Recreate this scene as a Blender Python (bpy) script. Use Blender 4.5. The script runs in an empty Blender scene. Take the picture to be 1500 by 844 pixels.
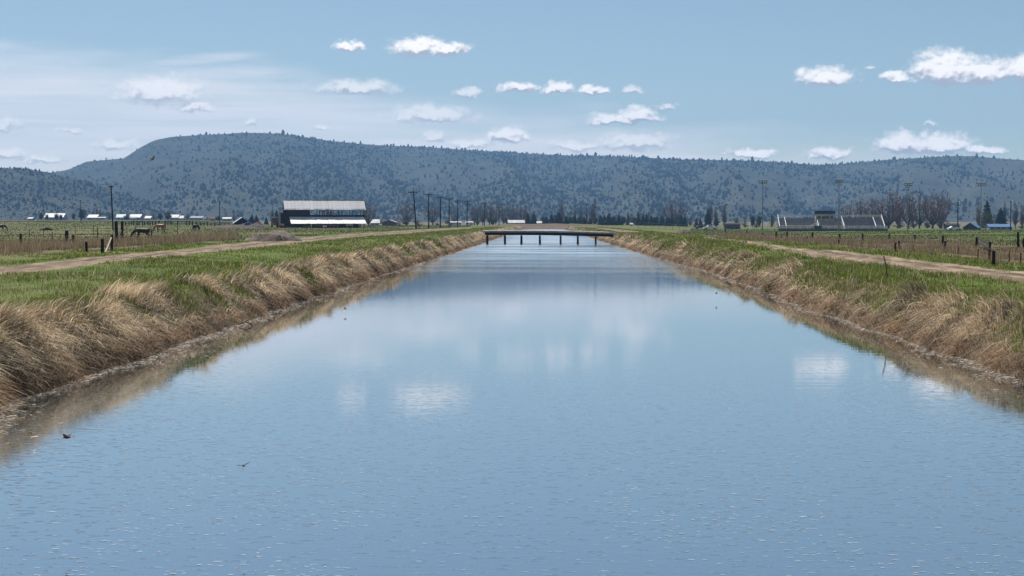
import bpy, math, random
import numpy as np
from mathutils import Vector, Matrix, Quaternion

sc = bpy.context.scene
C = sc.collection
R = math.radians
random.seed(7)

# ------------------------------------------------------------------ camera
F = 2292.0                       # focal length in photo pixels (1500 wide)
HZ = 325.5                       # photo row of the horizon
CAMZ = 3.0                       # metres above the canal water
YAW = math.atan((797 - 750) / F)
PITCH = math.atan((422 - HZ) / F)
cam = bpy.data.cameras.new('camera')
cam.sensor_width = 36.0
cam.lens = 36.0 * F / 1500.0
cam.clip_start = 0.1
cam.clip_end = 60000
camo = bpy.data.objects.new('camera', cam)
camo.location = (0, 0, CAMZ)
camo.rotation_euler = (math.pi / 2 - PITCH, 0, YAW)
C.objects.link(camo)
sc.camera = camo

# ------------------------------------------------------------------ exposure, sampling
sc.view_settings.view_transform = 'Standard'
sc.view_settings.look = 'None'
sc.view_settings.exposure = 0.5
sc.view_settings.gamma = 1.0
sc.view_settings.use_curve_mapping = False
sc.render.engine = 'CYCLES'
sc.cycles.use_denoising = True
sc.cycles.max_bounces = 6
sc.cycles.diffuse_bounces = 2
sc.cycles.glossy_bounces = 3
sc.cycles.transmission_bounces = 3
sc.cycles.transparent_max_bounces = 6
sc.cycles.volume_bounces = 0
sc.cycles.sample_clamp_indirect = 6.0
sc.cycles.caustics_reflective = False
sc.cycles.caustics_refractive = False

# ------------------------------------------------------------------ sun and sky
SUN_AZ = R(-28)                  # from +Y (the canal) towards +X
SUN_EL = R(54)
sdir = Vector((math.sin(SUN_AZ) * math.cos(SUN_EL), math.cos(SUN_AZ) * math.cos(SUN_EL), math.sin(SUN_EL)))
sun = bpy.data.lights.new('sun', 'SUN')
sun.energy = 4.9
sun.angle = R(0.5)
sun.color = (1.0, 0.95, 0.87)
suno = bpy.data.objects.new('sun', sun)
suno.rotation_euler = (-sdir).to_track_quat('-Z', 'Y').to_euler()
suno.location = (0, 0, 400)
C.objects.link(suno)

SKY_STRENGTH = 0.065
world = bpy.data.worlds.new('World')
sc.world = world
world.use_nodes = True
world.cycles.sampling_method = 'NONE'
wt = world.node_tree
wt.nodes.clear()


class NG:
    """small helper for writing node graphs"""
    def __init__(self, tree):
        self.t = tree

    def n(self, typ, **kw):
        nd = self.t.nodes.new(typ)
        for k, v in kw.items():
            setattr(nd, k, v)
        return nd

    def put(self, sock, v):
        if v is None:
            return
        if hasattr(v, 'is_output') or isinstance(v, bpy.types.NodeSocket):
            self.t.links.new(v, sock)
        else:
            sock.default_value = v

    def m(self, op, a=None, b=None, c=None, clamp=False):
        nd = self.n('ShaderNodeMath', operation=op)
        nd.use_clamp = clamp
        for i, v in enumerate((a, b, c)):
            self.put(nd.inputs[i], v)
        return nd.outputs[0]

    def v(self, op, a=None, b=None):
        nd = self.n('ShaderNodeVectorMath', operation=op)
        self.put(nd.inputs[0], a)
        self.put(nd.inputs[1], b)
        return nd.outputs[1] if op in ('LENGTH', 'DOT_PRODUCT', 'DISTANCE') else nd.outputs[0]

    def xyz(self, x=0.0, y=0.0, z=0.0):
        nd = self.n('ShaderNodeCombineXYZ')
        for i, v in enumerate((x, y, z)):
            self.put(nd.inputs[i], v)
        return nd.outputs[0]

    def sep(self, v):
        nd = self.n('ShaderNodeSeparateXYZ')
        self.put(nd.inputs[0], v)
        return nd.outputs

    def noise(self, vec, scale=1.0, detail=4.0, rough=0.55, dist=0.0):
        nd = self.n('ShaderNodeTexNoise')
        self.put(nd.inputs['Vector'], vec)
        nd.inputs['Scale'].default_value = scale
        nd.inputs['Detail'].default_value = detail
        nd.inputs['Roughness'].default_value = rough
        nd.inputs['Distortion'].default_value = dist
        return nd.outputs['Fac'], nd.outputs['Color']

    def step(self, v, lo, hi, a=0.0, b=1.0):
        nd = self.n('ShaderNodeMapRange', interpolation_type='SMOOTHSTEP')
        self.put(nd.inputs['Value'], v)
        for k, w in (('From Min', lo), ('From Max', hi), ('To Min', a), ('To Max', b)):
            nd.inputs[k].default_value = w
        return nd.outputs[0]

    def mix(self, f, a, b, blend='MIX'):
        nd = self.n('ShaderNodeMix', data_type='RGBA', blend_type=blend)
        nd.clamp_factor = True
        self.put(nd.inputs[0], f)
        for i, v in ((6, a), (7, b)):
            if isinstance(v, tuple) and len(v) == 3:
                v = (*v, 1)
            self.put(nd.inputs[i], v)
        return nd.outputs[2]


g = NG(wt)
out = g.n('ShaderNodeOutputWorld')
bg = g.n('ShaderNodeBackground')
bg.inputs[1].default_value = SKY_STRENGTH
wt.links.new(bg.outputs[0], out.inputs[0])
sky = g.n('ShaderNodeTexSky', sky_type='NISHITA')
sky.sun_disc = False
sky.sun_elevation = SUN_EL
sky.sun_rotation = SUN_AZ % (2 * math.pi)
sky.altitude = 1250
sky.air_density = 1.0
sky.dust_density = 0.45
sky.ozone_density = 2.2
tc = g.n('ShaderNodeTexCoord')
dx, dy, dz = g.sep(tc.outputs['Generated'])
U = g.m('MULTIPLY', g.m('ARCTAN2', dx, dy), F)                # azimuth from the canal's direction
hyp = g.m('SQRT', g.m('ADD', g.m('MULTIPLY', dx, dx), g.m('MULTIPLY', dy, dy)))
V = g.m('MULTIPLY', g.m('DIVIDE', dz, g.m('MAXIMUM', hyp, 0.02)), F)   # height above the horizon
P0 = g.xyz(U, V, 0.0)
warp = g.noise(g.v('MULTIPLY', P0, (1 / 24, 1 / 20, 0)), 1.0, 5.0, 0.62)[1]
P1 = g.v('ADD', P0, g.v('MULTIPLY', g.v('SUBTRACT', warp, (0.5, 0.5, 0.5)), (40, 26, 0)))


def cumulus(lst, up=0.0):
    acc = None
    for (px, py, a, b) in lst:
        w = g.v('MULTIPLY', g.v('SUBTRACT', P1, (px - 797.0, HZ - py - b * 0.25 - up * b, 0)), (1 / a, 0.8 / b, 0))
        w = g.v('MAXIMUM', w, g.v('MULTIPLY', w, (-1.0, -1.9, 0)))
        ln = g.v('LENGTH', w)
        acc = ln if acc is None else g.m('MINIMUM', acc, ln)
    return g.m('SUBTRACT', 1.0, acc)


bright = [(612, 70, 46, 17), (655, 75, 40, 12), (511, 70, 27, 8), (760, 130, 34, 9), (818, 131, 27, 9), (868, 133, 27, 8),
          (900, 176, 44, 11), (935, 170, 38, 13), (745, 200, 34, 13), (1200, 118, 46, 18), (1365, 108, 52, 30),
          (1415, 115, 52, 22), (1480, 112, 55, 24), (1300, 119, 24, 8), (1310, 213, 48, 19), (1360, 217, 60, 17), (1415, 225, 40, 8),
          (1205, 227, 36, 12), (1095, 227, 48, 7)]
faint = [(245, 138, 72, 26), (295, 161, 32, 9), (525, 130, 70, 14), (630, 169, 74, 16), (930, 208, 70, 16), (840, 215, 46, 9),
         (690, 211, 38, 7), (22, 191, 42, 11), (35, 231, 42, 10), (85, 238, 40, 8), (120, 196, 24, 6), (475, 189, 16, 6), (376, 181, 16, 6),
         (636, 201, 20, 10), (975, 158, 18, 7), (925, 134, 18, 6), (686, 137, 22, 9), (1348, 188, 14, 4), (1262, 105, 8, 4), (180, 215, 36, 9)]
fbm = g.noise(g.v('MULTIPLY', P0, (1 / 18, 1 / 15, 0)), 1.0, 6.0, 0.62)[0]
fbm_up = g.noise(g.v('MULTIPLY', g.v('ADD', P0, (-2.0, 5.0, 0)), (1 / 18, 1 / 15, 0)), 1.0, 6.0, 0.6)[0]
jit = g.m('MULTIPLY', g.m('SUBTRACT', fbm, 0.5), 1.1)
fb = cumulus(bright)
ff = cumulus(faint)
fu = g.m('MAXIMUM', cumulus(bright, 0.45), g.m('SUBTRACT', cumulus(faint, 0.45), 0.05))
fm = g.m('MAXIMUM', fb, g.m('SUBTRACT', ff, 0.05))
d_b = g.step(g.m('ADD', fb, jit), -0.14, 0.48)
d_f = g.m('MULTIPLY', g.step(g.m('ADD', ff, jit), -0.15, 0.6), 0.66)
# the same kind of cloud carries on round the sky, outside the photograph
go = g.noise(g.v('MULTIPLY', P1, (1 / 190, 1 / 55, 0)), 1.0, 4.0, 0.5)[0]
aside = g.step(g.m('ABSOLUTE', g.m('ADD', U, 47.0)), 800, 1050)
d_o = g.m('MULTIPLY', g.m('MULTIPLY', g.step(go, 0.54, 0.66), aside), g.step(V, 1500, 700))
dens = g.m('MAXIMUM', g.m('MAXIMUM', d_b, d_f), d_o)
# thin high veil, thicker to the left and towards the hills
wob = g.m('MULTIPLY', g.m('SUBTRACT', g.noise(g.v('MULTIPLY', P0, (1 / 260, 1 / 60, 0)), 1.0, 4.0, 0.55)[0], 0.5), 130.0)
line = g.m('ADD', g.m('MULTIPLY', U, -0.12), 168.0)
veil = g.step(g.m('SUBTRACT', g.m('ADD', line, wob), V), -18, 62)
veil = g.m('MULTIPLY', veil, g.step(U, 640, 150, 0.42, 1.0))
streak = g.noise(g.v('MULTIPLY', P0, (1 / 330, 1 / 16, 0)), 1.0, 5.0, 0.55, 0.4)[0]
veil = g.m('MULTIPLY', veil, g.step(streak, 0.25, 0.72, 0.50, 0.95))
feather = g.v('LENGTH', g.v('MULTIPLY', g.v('SUBTRACT', g.v('ADD', P0, g.xyz(0.0, g.m('MULTIPLY', U, -0.10), 0.0)), (300 - 797, HZ - 93 + 49.7, 0)), (1 / 120, 1 / 13, 0)))
veil = g.m('MAXIMUM', veil, g.m('MULTIPLY', g.step(feather, 1.0, 0.2), g.step(streak, 0.3, 0.65, 0.15, 0.6)))
skyc = g.mix(1.0, sky.outputs[0], (1.02, 1.0, 0.92), 'MULTIPLY')
K = 1.0 / SKY_STRENGTH
veilc = tuple(c * K for c in (0.80, 0.765, 0.775))
hic = tuple(c * K for c in (0.98, 0.93, 0.89))
loc_ = tuple(c * K for c in (0.36, 0.37, 0.42))
skyc = g.mix(g.m('MULTIPLY', veil, 0.92), skyc, veilc)
rel = g.m('ADD', g.m('MULTIPLY', g.m('SUBTRACT', fbm, fbm_up), 2.2), g.m('MULTIPLY', g.m('SUBTRACT', fm, fu), 1.7))
shade = g.step(g.m('ADD', rel, 0.32), -0.15, 0.85)
cloudc = g.mix(shade, loc_, hic)
skyc = g.mix(dens, skyc, cloudc)
wt.links.new(skyc, bg.inputs[0])

# ------------------------------------------------------------------ helpers: pixels to places
cR = camo.rotation_euler.to_matrix()
c_right, c_up, c_fwd = cR @ Vector((1, 0, 0)), cR @ Vector((0, 1, 0)), cR @ Vector((0, 0, -1))


def ray(px, py):
    return c_fwd * F + c_right * (px - 750) + c_up * (422 - py)


def col_at(px, d):
    """x, y on the ground plan in photo column px, at distance d along the canal"""
    r = ray(px, HZ)
    return r.x / r.y * d, d


def z_of(py, d):
    r = ray(797, py)
    return CAMZ + r.z / r.y * d


# ------------------------------------------------------------------ numpy noise
def _h(ix, iy, s):
    n = (ix.astype(np.int64) * 374761393 + iy.astype(np.int64) * 668265263 + s * 1442695041) & 0x7fffffff
    n = ((n ^ (n >> 13)) * 1274126177) & 0x7fffffff
    n = n ^ (n >> 16)
    return (n & 0xffff) / 65535.0


def vnoise(x, y, s=0):
    x = np.asarray(x, float); y = np.asarray(y, float)
    ix, iy = np.floor(x), np.floor(y)
    fx, fy = x - ix, y - iy
    fx = fx * fx * (3 - 2 * fx); fy = fy * fy * (3 - 2 * fy)
    a, b = _h(ix, iy, s), _h(ix + 1, iy, s)
    c, d = _h(ix, iy + 1, s), _h(ix + 1, iy + 1, s)
    return (a + (b - a) * fx) * (1 - fy) + (c + (d - c) * fx) * fy


def fnoise(x, y, s=0, o=4):
    t, a, n = 0, 0.5, 0
    for k in range(o):
        t = t + a * vnoise(np.asarray(x) * 2 ** k, np.asarray(y) * 2 ** k, s + k * 17)
        n += a; a *= 0.5
    return t / n


def sstep(v, a, b):
    t = np.clip((np.asarray(v, float) - a) / (b - a), 0, 1)
    return t * t * (3 - 2 * t)


# ------------------------------------------------------------------ the lie of the land
def xl(y):
    y = np.asarray(y, float)
    return np.interp(y, [0, 25, 32, 52, 80, 140, 215, 690], [-8.7, -8.7, -8.9, -9.2, -9.25, -9.05, -8.9, -9.2]) + \
        (fnoise(y / 2.6, y * 0, 3, 3) - 0.5) * 0.55


def xr(y):
    y = np.asarray(y, float)
    return np.interp(y, [0, 30, 52, 70, 82, 100, 118, 150, 214, 690], [9.2, 9.2, 9.25, 9.7, 10.0, 10.0, 9.75, 9.5, 9.3, 9.0]) + \
        (fnoise(y / 2.6, y * 0, 9, 3) - 0.5) * 0.55


PLAIN_D = [0, 250, 350, 450, 600, 1000, 1500, 2600, 9000]
LEFT_Z = [1.0, 1.0, 1.3, 2.0, 2.8, 4.2, 5.0, 6, 12]
MID_Z = [1.2, 1.2, 1.2, 1.2, 1.2, 1.2, 1.6, 3, 12]
RIGHT_Z = [0.55, 0.4, 0.3, 0.25, 0.1, 0.1, 1.5, 4, 12]


def gh(x, y, rough=True):
    """height of the ground"""
    x = np.asarray(x, float); y = np.asarray(y, float)
    x, y = np.broadcast_arrays(x, y)
    ya = np.maximum(y, 1.0)
    left = x < 0
    s = np.where(left, xl(y) - x, x - xr(y))
    # plain
    a = x / np.maximum(ya, 120)
    wl = sstep(a, -0.155, -0.23); wr = sstep(a, 0.05, 0.12)
    plain = np.interp(ya, PLAIN_D, MID_Z) * (1 - wl - wr) + np.interp(ya, PLAIN_D, LEFT_Z) * wl + np.interp(ya, PLAIN_D, RIGHT_Z) * wr
    plain = np.where((x > 0) & (ya < 250), np.interp(np.minimum(ya, 250), PLAIN_D, RIGHT_Z), plain)
    plain = np.where((x < 0) & (ya < 250), 1.0, plain)
    crest = np.where(left, 1.12, 1.08)
    bank = np.where(s < 1.2, crest * np.power(np.clip(s / 1.2, 0, 1), 0.8), crest + 0.27 * sstep(s, 1.2, 6.5))
    w_out = sstep(s, np.where(left, 18.0, 10.5), np.where(left, 26.0, 17.0))
    z = bank * (1 - w_out) + plain * w_out
    # grassy hump on the right bank
    z = z + np.where(left, 0, 0.42 * sstep(s, 0.9, 2.6) * sstep(s, 6.0, 4.2) * sstep(y, 75, 110) * sstep(y, 260, 190))
    if rough:
        z = z + (fnoise(x / 0.9, y / 0.9, 21, 3) - 0.5) * 0.22 * sstep(s, 0.0, 0.5) * sstep(s, 7, 2) \
            + (fnoise(x / 6, y / 6, 22, 3) - 0.5) * 0.22 * sstep(s, 1, 3)
    bed = np.maximum(-1.4, s * 0.75)
    z = np.where(s < 0, bed, z)
    # the canal turns away: an earth bank closes the view
    close = sstep(y, 640, 668)
    far = np.where(y > 640, plain * (1 - close) + 0 + close * plain, z)
    berm = 2.35 * np.exp(-((y - 676 - 6 * np.sin(x / 9)) / 9.0) ** 2) * np.exp(-(x / 32.0) ** 4) * (0.85 + 0.3 * fnoise(x / 4, y / 4, 5, 3))
    z = np.where((y > 640), z * (1 - close) + np.maximum(plain, berm) * close, z)
    return z


def ghf(x, y):
    return float(gh(np.array([x]), np.array([y]))[0])


def ground_at(px, py):
    """where the sight line through a photo pixel meets the ground"""
    r = ray(px, py)
    ys = np.concatenate([np.arange(20, 300, 0.5), np.arange(300, 1600, 2.0), np.arange(1600, 4000, 10)])
    xs = r.x / r.y * ys
    zs = CAMZ + r.z / r.y * ys
    hit = np.nonzero(zs <= gh(xs, ys, False))[0]
    i = hit[0] if len(hit) else len(ys) - 1
    return Vector((xs[i], ys[i], ghf(xs[i], ys[i])))


# ------------------------------------------------------------------ materials
MATS = {}


def pmat(name, c1, c2=None, scale=1.0, rough=0.85, metal=0.0, detail=4.0, bump=0.0, coord='Object', spec=0.3, stretch=None, lo=0.35, hi=0.65):
    m = bpy.data.materials.new(name)
    m.use_nodes = True
    t = m.node_tree
    p = t.nodes['Principled BSDF']
    p.inputs['Roughness'].default_value = rough
    p.inputs['Metallic'].default_value = metal
    p.inputs['Specular IOR Level'].default_value = spec
    q = NG(t)
    if coord == 'World':
        vec = q.n('ShaderNodeNewGeometry').outputs['Position']
    else:
        vec = q.n('ShaderNodeTexCoord').outputs['Object']
    if stretch:
        vec = q.v('MULTIPLY', vec, stretch)
    f, _ = q.noise(vec, scale, detail)
    if c2 is None:
        c2 = tuple(c * 0.7 for c in c1)
    col = q.mix(q.step(f, lo, hi), c1, c2)
    t.links.new(col, p.inputs['Base Color'])
    if bump:
        b = q.n('ShaderNodeBump')
        b.inputs['Strength'].default_value = bump
        b.inputs['Distance'].default_value = 0.05
        t.links.new(f, b.inputs['Height'])
        t.links.new(b.outputs[0], p.inputs['Normal'])
    MATS[name] = m
    return m


def leafmat(name, trans=0.35, attr='tint', rough=0.6, spec=0.15):
    """blades: colour of each blade comes from its own tint"""
    m = bpy.data.materials.new(name)
    m.use_nodes = True
    t = m.node_tree
    p = t.nodes['Principled BSDF']
    p.inputs['Roughness'].default_value = rough
    p.inputs['Specular IOR Level'].default_value = spec
    q = NG(t)
    a = q.n('ShaderNodeAttribute')
    a.attribute_name = attr
    t.links.new(a.outputs['Color'], p.inputs['Base Color'])
    tr = q.n('ShaderNodeBsdfTranslucent')
    t.links.new(a.outputs['Color'], tr.inputs[0])
    mx = q.n('ShaderNodeMixShader')
    mx.inputs[0].default_value = trans
    t.links.new(p.outputs[0], mx.inputs[1])
    t.links.new(tr.outputs[0], mx.inputs[2])
    t.links.new(mx.outputs[0], t.nodes['Material Output'].inputs[0])
    MATS[name] = m
    return m


pmat('weathered_wood', (0.055, 0.045, 0.038), (0.025, 0.02, 0.018), 3.0, 0.9, stretch=(1, 1, 0.15), bump=0.4)
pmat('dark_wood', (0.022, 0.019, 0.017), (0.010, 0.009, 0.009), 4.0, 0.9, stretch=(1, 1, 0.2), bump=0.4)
pmat('pale_wood', (0.36, 0.33, 0.29), (0.24, 0.22, 0.19), 3.0, 0.85, stretch=(0.3, 1, 1))
pmat('roof_metal', (0.40, 0.41, 0.43), (0.35, 0.36, 0.38), 0.8, 0.6, 0.0, stretch=(1, 0.2, 0.2))
pmat('bright_metal', (0.72, 0.71, 0.69), (0.60, 0.59, 0.57), 0.7, 0.5, 0.0, stretch=(1, 0.25, 0.25))
pmat('galvanised', (0.20, 0.215, 0.23), (0.15, 0.16, 0.17), 3.0, 0.5, 0.5)
pmat('white_paint', (0.70, 0.70, 0.69), (0.50, 0.50, 0.50), 1.5, 0.55)
pmat('pale_roof', (0.50, 0.50, 0.50), (0.34, 0.34, 0.35), 0.4, 0.6)
pmat('grey_wall', (0.30, 0.32, 0.35), (0.22, 0.24, 0.27), 1.0, 0.8)
pmat('beige_wall', (0.36, 0.35, 0.29), (0.28, 0.27, 0.22), 1.0, 0.8)
pmat('red_wall', (0.17, 0.035, 0.04), (0.10, 0.03, 0.03), 1.0, 0.8)
pmat('tan_wall', (0.34, 0.26, 0.19), (0.26, 0.20, 0.15), 1.0, 0.8)
pmat('teal_wall', (0.20, 0.36, 0.38), (0.15, 0.28, 0.30), 1.0, 0.8)
pmat('blue_roof', (0.10, 0.20, 0.36), (0.08, 0.15, 0.28), 1.0, 0.5)
pmat('dark_blue', (0.012, 0.022, 0.09), (0.008, 0.014, 0.06), 1.0, 0.5)
pmat('blue_tarp', (0.03, 0.07, 0.30), (0.02, 0.05, 0.20), 2.0, 0.5)
pmat('window_dark', (0.02, 0.025, 0.03), (0.03, 0.035, 0.04), 1.0, 0.15, spec=0.5)
pmat('machine_red', (0.30, 0.03, 0.02), (0.18, 0.03, 0.02), 2.0, 0.5)
pmat('machine_orange', (0.55, 0.14, 0.05), (0.40, 0.10, 0.05), 2.0, 0.6)
pmat('cab_green', (0.02, 0.06, 0.055), (0.012, 0.03, 0.03), 2.0, 0.4)
pmat('rubber', (0.02, 0.02, 0.02), (0.03, 0.028, 0.025), 3.0, 0.9)
pmat('rust', (0.17, 0.075, 0.05), (0.08, 0.04, 0.03), 2.0, 0.9)
pmat('stadium_green', (0.05, 0.085, 0.06), (0.04, 0.065, 0.05), 1.0, 0.8)
pmat('bench_metal', (0.26, 0.26, 0.29), (0.19, 0.19, 0.22), 2.0, 0.55, 0.3)
pmat('bark', (0.105, 0.085, 0.078), (0.06, 0.05, 0.046), 2.0, 0.95, stretch=(1, 1, 0.2))
pmat('twigs', (0.21, 0.135, 0.115), (0.15, 0.095, 0.085), 0.5, 0.95)
pmat('grey_twigs', (0.20, 0.175, 0.155), (0.14, 0.12, 0.11), 0.5, 0.95)
pmat('willow_twigs', (0.16, 0.15, 0.055), (0.09, 0.10, 0.035), 0.5, 0.9)
pmat('conifer', (0.016, 0.034, 0.024), (0.028, 0.052, 0.032), 0.8, 0.9)
pmat('dark_leaves', (0.018, 0.032, 0.022), (0.03, 0.048, 0.028), 0.8, 0.9)
pmat('horse_black', (0.016, 0.013, 0.012), (0.010, 0.009, 0.008), 3.0, 0.6)
pmat('horse_brown', (0.16, 0.055, 0.022), (0.10, 0.035, 0.016), 2.0, 0.6)
pmat('horse_dark_brown', (0.028, 0.017, 0.013), (0.018, 0.012, 0.010), 3.0, 0.6)
pmat('feather_brown', (0.12, 0.065, 0.04), (0.05, 0.03, 0.022), 9.0, 0.9)
pmat('feather_dark', (0.022, 0.016, 0.018), (0.012, 0.010, 0.012), 9.0, 0.8)
pmat('feather_rust', (0.16, 0.035, 0.02), (0.09, 0.02, 0.015), 9.0, 0.8)
pmat('soil', (0.10, 0.078, 0.062), (0.05, 0.038, 0.031), 1.3, 0.98, bump=0.8, coord='World', detail=7)
pmat('rubble', (0.19, 0.155, 0.12), (0.075, 0.062, 0.05), 2.2, 0.98, bump=1.0, coord='World', detail=7)
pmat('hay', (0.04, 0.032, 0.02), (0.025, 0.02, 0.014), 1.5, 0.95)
leafmat('dry_grass', 0.32)
leafmat('ripple_glint', 0.0, rough=0.4, spec=0.4)
leafmat('green_grass', 0.40)
leafmat('weed_grass', 0.30)


# ------------------------------------------------------------------ mesh building
class MB:
    def __init__(self):
        self.v = []; self.f = []

    def add(self, vs, fs):
        o = len(self.v)
        self.v.extend([tuple(p) for p in vs])
        self.f.extend([tuple(i + o for i in q) for q in fs])
        return self

    def box(self, c, s, rz=0.0, m=None):
        hx, hy, hz = s[0] / 2, s[1] / 2, s[2] / 2
        ca, sa = math.cos(rz), math.sin(rz)
        vs = []
        for z in (-hz, hz):
            for (x, y) in ((-hx, -hy), (hx, -hy), (hx, hy), (-hx, hy)):
                vs.append((c[0] + x * ca - y * sa, c[1] + x * sa + y * ca, c[2] + z))
        return self.add(vs, [(0, 3, 2, 1), (4, 5, 6, 7), (0, 1, 5, 4), (1, 2, 6, 5), (2, 3, 7, 6), (3, 0, 4, 7)])

    def tube(self, pts, rad, n=6, cap=True):
        pts = [Vector(p) for p in pts]
        rad = rad if isinstance(rad, (list, tuple)) else [rad] * len(pts)
        vs, fs = [], []
        for i, p in enumerate(pts):
            d = (pts[min(i + 1, len(pts) - 1)] - pts[max(i - 1, 0)]).normalized()
            a = d.cross(Vector((0, 0, 1)) if abs(d.z) < 0.9 else Vector((1, 0, 0))).normalized()
            b = d.cross(a)
            for k in range(n):
                t = 2 * math.pi * k / n
                vs.append(p + (a * math.cos(t) + b * math.sin(t)) * rad[i])
        for i in range(len(pts) - 1):
            for k in range(n):
                k2 = (k + 1) % n
                fs.append((i * n + k, i * n + k2, (i + 1) * n + k2, (i + 1) * n + k))
        if cap:
            fs.append(tuple(range(n - 1, -1, -1)))
            fs.append(tuple((len(pts) - 1) * n + k for k in range(n)))
        return self.add(vs, fs)

    def bar(self, a, b, w, h=None):
        """square bar from a to b"""
        a, b = Vector(a), Vector(b)
        h = h or w
        d = (b - a).normalized()
        s = d.cross(Vector((0, 0, 1)) if abs(d.z) < 0.95 else Vector((0, 1, 0))).normalized() * (w / 2)
        u = s.cross(d).normalized() * (h / 2)
        vs = [p + q for p in (a, b) for q in (-s - u, s - u, s + u, -s + u)]
        return self.add(vs, [(0, 3, 2, 1), (4, 5, 6, 7), (0, 1, 5, 4), (1, 2, 6, 5), (2, 3, 7, 6), (3, 0, 4, 7)])

    def plate(self, quad, th):
        """thick sheet from four corners"""
        q = [Vector(p) for p in quad]
        nrm = (q[1] - q[0]).cross(q[3] - q[0]).normalized() * th
        vs = q + [p - nrm for p in q]
        return self.add(vs, [(0, 1, 2, 3), (7, 6, 5, 4), (0, 4, 5, 1), (1, 5, 6, 2), (2, 6, 7, 3), (3, 7, 4, 0)])

    def mesh(self, name, mat, smooth=False):
        me = bpy.data.meshes.new(name)
        me.from_pydata(self.v, [], self.f)
        me.materials.append(MATS[mat] if isinstance(mat, str) else mat)
        if smooth:
            me.polygons.foreach_set('use_smooth', [True] * len(me.polygons))
        me.update()
        return me

    def build(self, name, mat, parent=None, smooth=False):
        return link(name, self.mesh(name, mat, smooth), parent)


def link(name, me, parent=None):
    o = bpy.data.objects.new(name, me)
    C.objects.link(o)
    if parent:
        o.parent = parent
    return o


def tag(o, label=None, cat=None, group=None, kind=None):
    if label: o['label'] = label
    if cat: o['category'] = cat
    if group: o['group'] = group
    if kind: o['kind'] = kind
    return o


def thing(name, label, cat, loc=(0, 0, 0), rz=0.0, group=None):
    o = bpy.data.objects.new(name, None)
    o.empty_display_size = 0.3
    C.objects.link(o)
    o.location = loc
    o.rotation_euler = (0, 0, rz)
    return tag(o, label, cat, group)


def np_mesh(name, verts, faces, mat, smooth=False, tint=None):
    """verts (N,3), faces (M,k) with one k; tint: colour per vertex"""
    me = bpy.data.meshes.new(name)
    verts = np.asarray(verts, np.float32); faces = np.asarray(faces, np.int32)
    me.vertices.add(len(verts)); me.vertices.foreach_set('co', verts.ravel())
    k = faces.shape[1]
    me.loops.add(faces.size); me.loops.foreach_set('vertex_index', faces.ravel())
    me.polygons.add(len(faces))
    me.polygons.foreach_set('loop_start', np.arange(0, faces.size, k, dtype=np.int32))
    me.polygons.foreach_set('loop_total', np.full(len(faces), k, np.int32))
    if smooth:
        me.polygons.foreach_set('use_smooth', np.ones(len(faces), bool))
    me.update(calc_edges=True)
    me.materials.append(MATS[mat] if isinstance(mat, str) else mat)
    if tint is not None:
        a = me.color_attributes.new('tint', 'FLOAT_COLOR', 'POINT')
        c = np.ones((len(verts), 4), np.float32); c[:, :tint.shape[1]] = tint
        a.data.foreach_set('color', c.ravel())
    return me


# ------------------------------------------------------------------ ground
ys = np.concatenate([np.arange(-300, 0, 20), np.arange(0, 20, 2), np.arange(20, 130, 0.5), np.arange(130, 300, 1.5), np.arange(300, 640, 6), np.arange(640, 720, 3),
                     np.arange(720, 1500, 30), np.arange(1500, 6201, 235)])
S = np.concatenate([[-4.5, -2.5, -1.2, -0.5, -0.2], np.arange(0, 2.4, 0.2), np.arange(2.4, 24, 0.4), np.arange(24, 30, 0.9), [32, 35, 39, 44, 50, 58, 68, 80, 95, 115, 140, 175, 220, 280, 360, 460, 600, 800, 1100, 1500, 2200, 3200, 4400]])
YY = np.repeat(ys[:, None], len(S), 1)
XL = xl(YY) - S[None, :]
XR = xr(YY) + S[None, :]
X = np.concatenate([XL[:, ::-1], XR], 1)
Y = np.repeat(ys[:, None], X.shape[1], 1)
Sx = np.concatenate([np.repeat(S[None, ::-1], len(ys), 0), np.repeat(S[None, :], len(ys), 0)], 1)
Z = gh(X, Y)
RL = ([20, 60, 100, 126, 183, 333, 460], [-18.0, -18.2, -20.0, -21.6, -22.3, -22.2, -21.5], [2.7, 2.9, 4.2, 5.4, 6.4, 7.5, 5.0])
RR = ([20, 45, 65, 90, 150, 300, 420], [14.8, 14.8, 15.0, 15.0, 14.9, 15.0, 15.2], [1.8, 1.8, 2.9, 2.8, 2.8, 3.2, 3.0])
for q_ in (RL, RR):
    Z = Z - 0.16 * sstep(np.abs(X - np.interp(Y, q_[0], q_[1])), np.interp(Y, q_[0], q_[2]) * 0.46, np.interp(Y, q_[0], q_[2]) * 0.40) * (Y > 20) * (Y < np.where(X < 0, 455, 415))
leftm = X < 0
n1 = fnoise(X / 2.2, Y / 2.2, 31, 4); n2 = fnoise(X / 14, Y / 14, 33, 4)
dist = np.maximum(Y, 1)
dry = sstep(Sx + (n1 - 0.5) * 2.2, 2.1, 1.2)
weedL = sstep(Sx + (n2 - 0.5) * 10, 15, 19) * sstep(Sx + (n2 - 0.5) * 24, 60, 34) * sstep(797 + X / dist * F, 360, 300)
weedR = sstep(Sx + (n2 - 0.5) * 6, 8.0, 11) * sstep(Sx + (n2 - 0.5) * 30, 62, 36)* sstep(Y, 420, 260)
weed = np.where(leftm, weedL, weedR)
late = sstep(Y, 640, 665) * sstep(Y, 720, 690) * sstep(np.abs(X), 50, 20)
dry = np.maximum(np.maximum(dry, late * 0.8), 0.35 * sstep(n1, 0.55, 0.7))
far_brown = sstep(Y, 850, 1150) * (0.55 + 0.45 * sstep(n2, 0.35, 0.6))
past = 0.5 * leftm * sstep(Sx, 24, 40) * sstep(Y, 900, 600)
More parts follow.
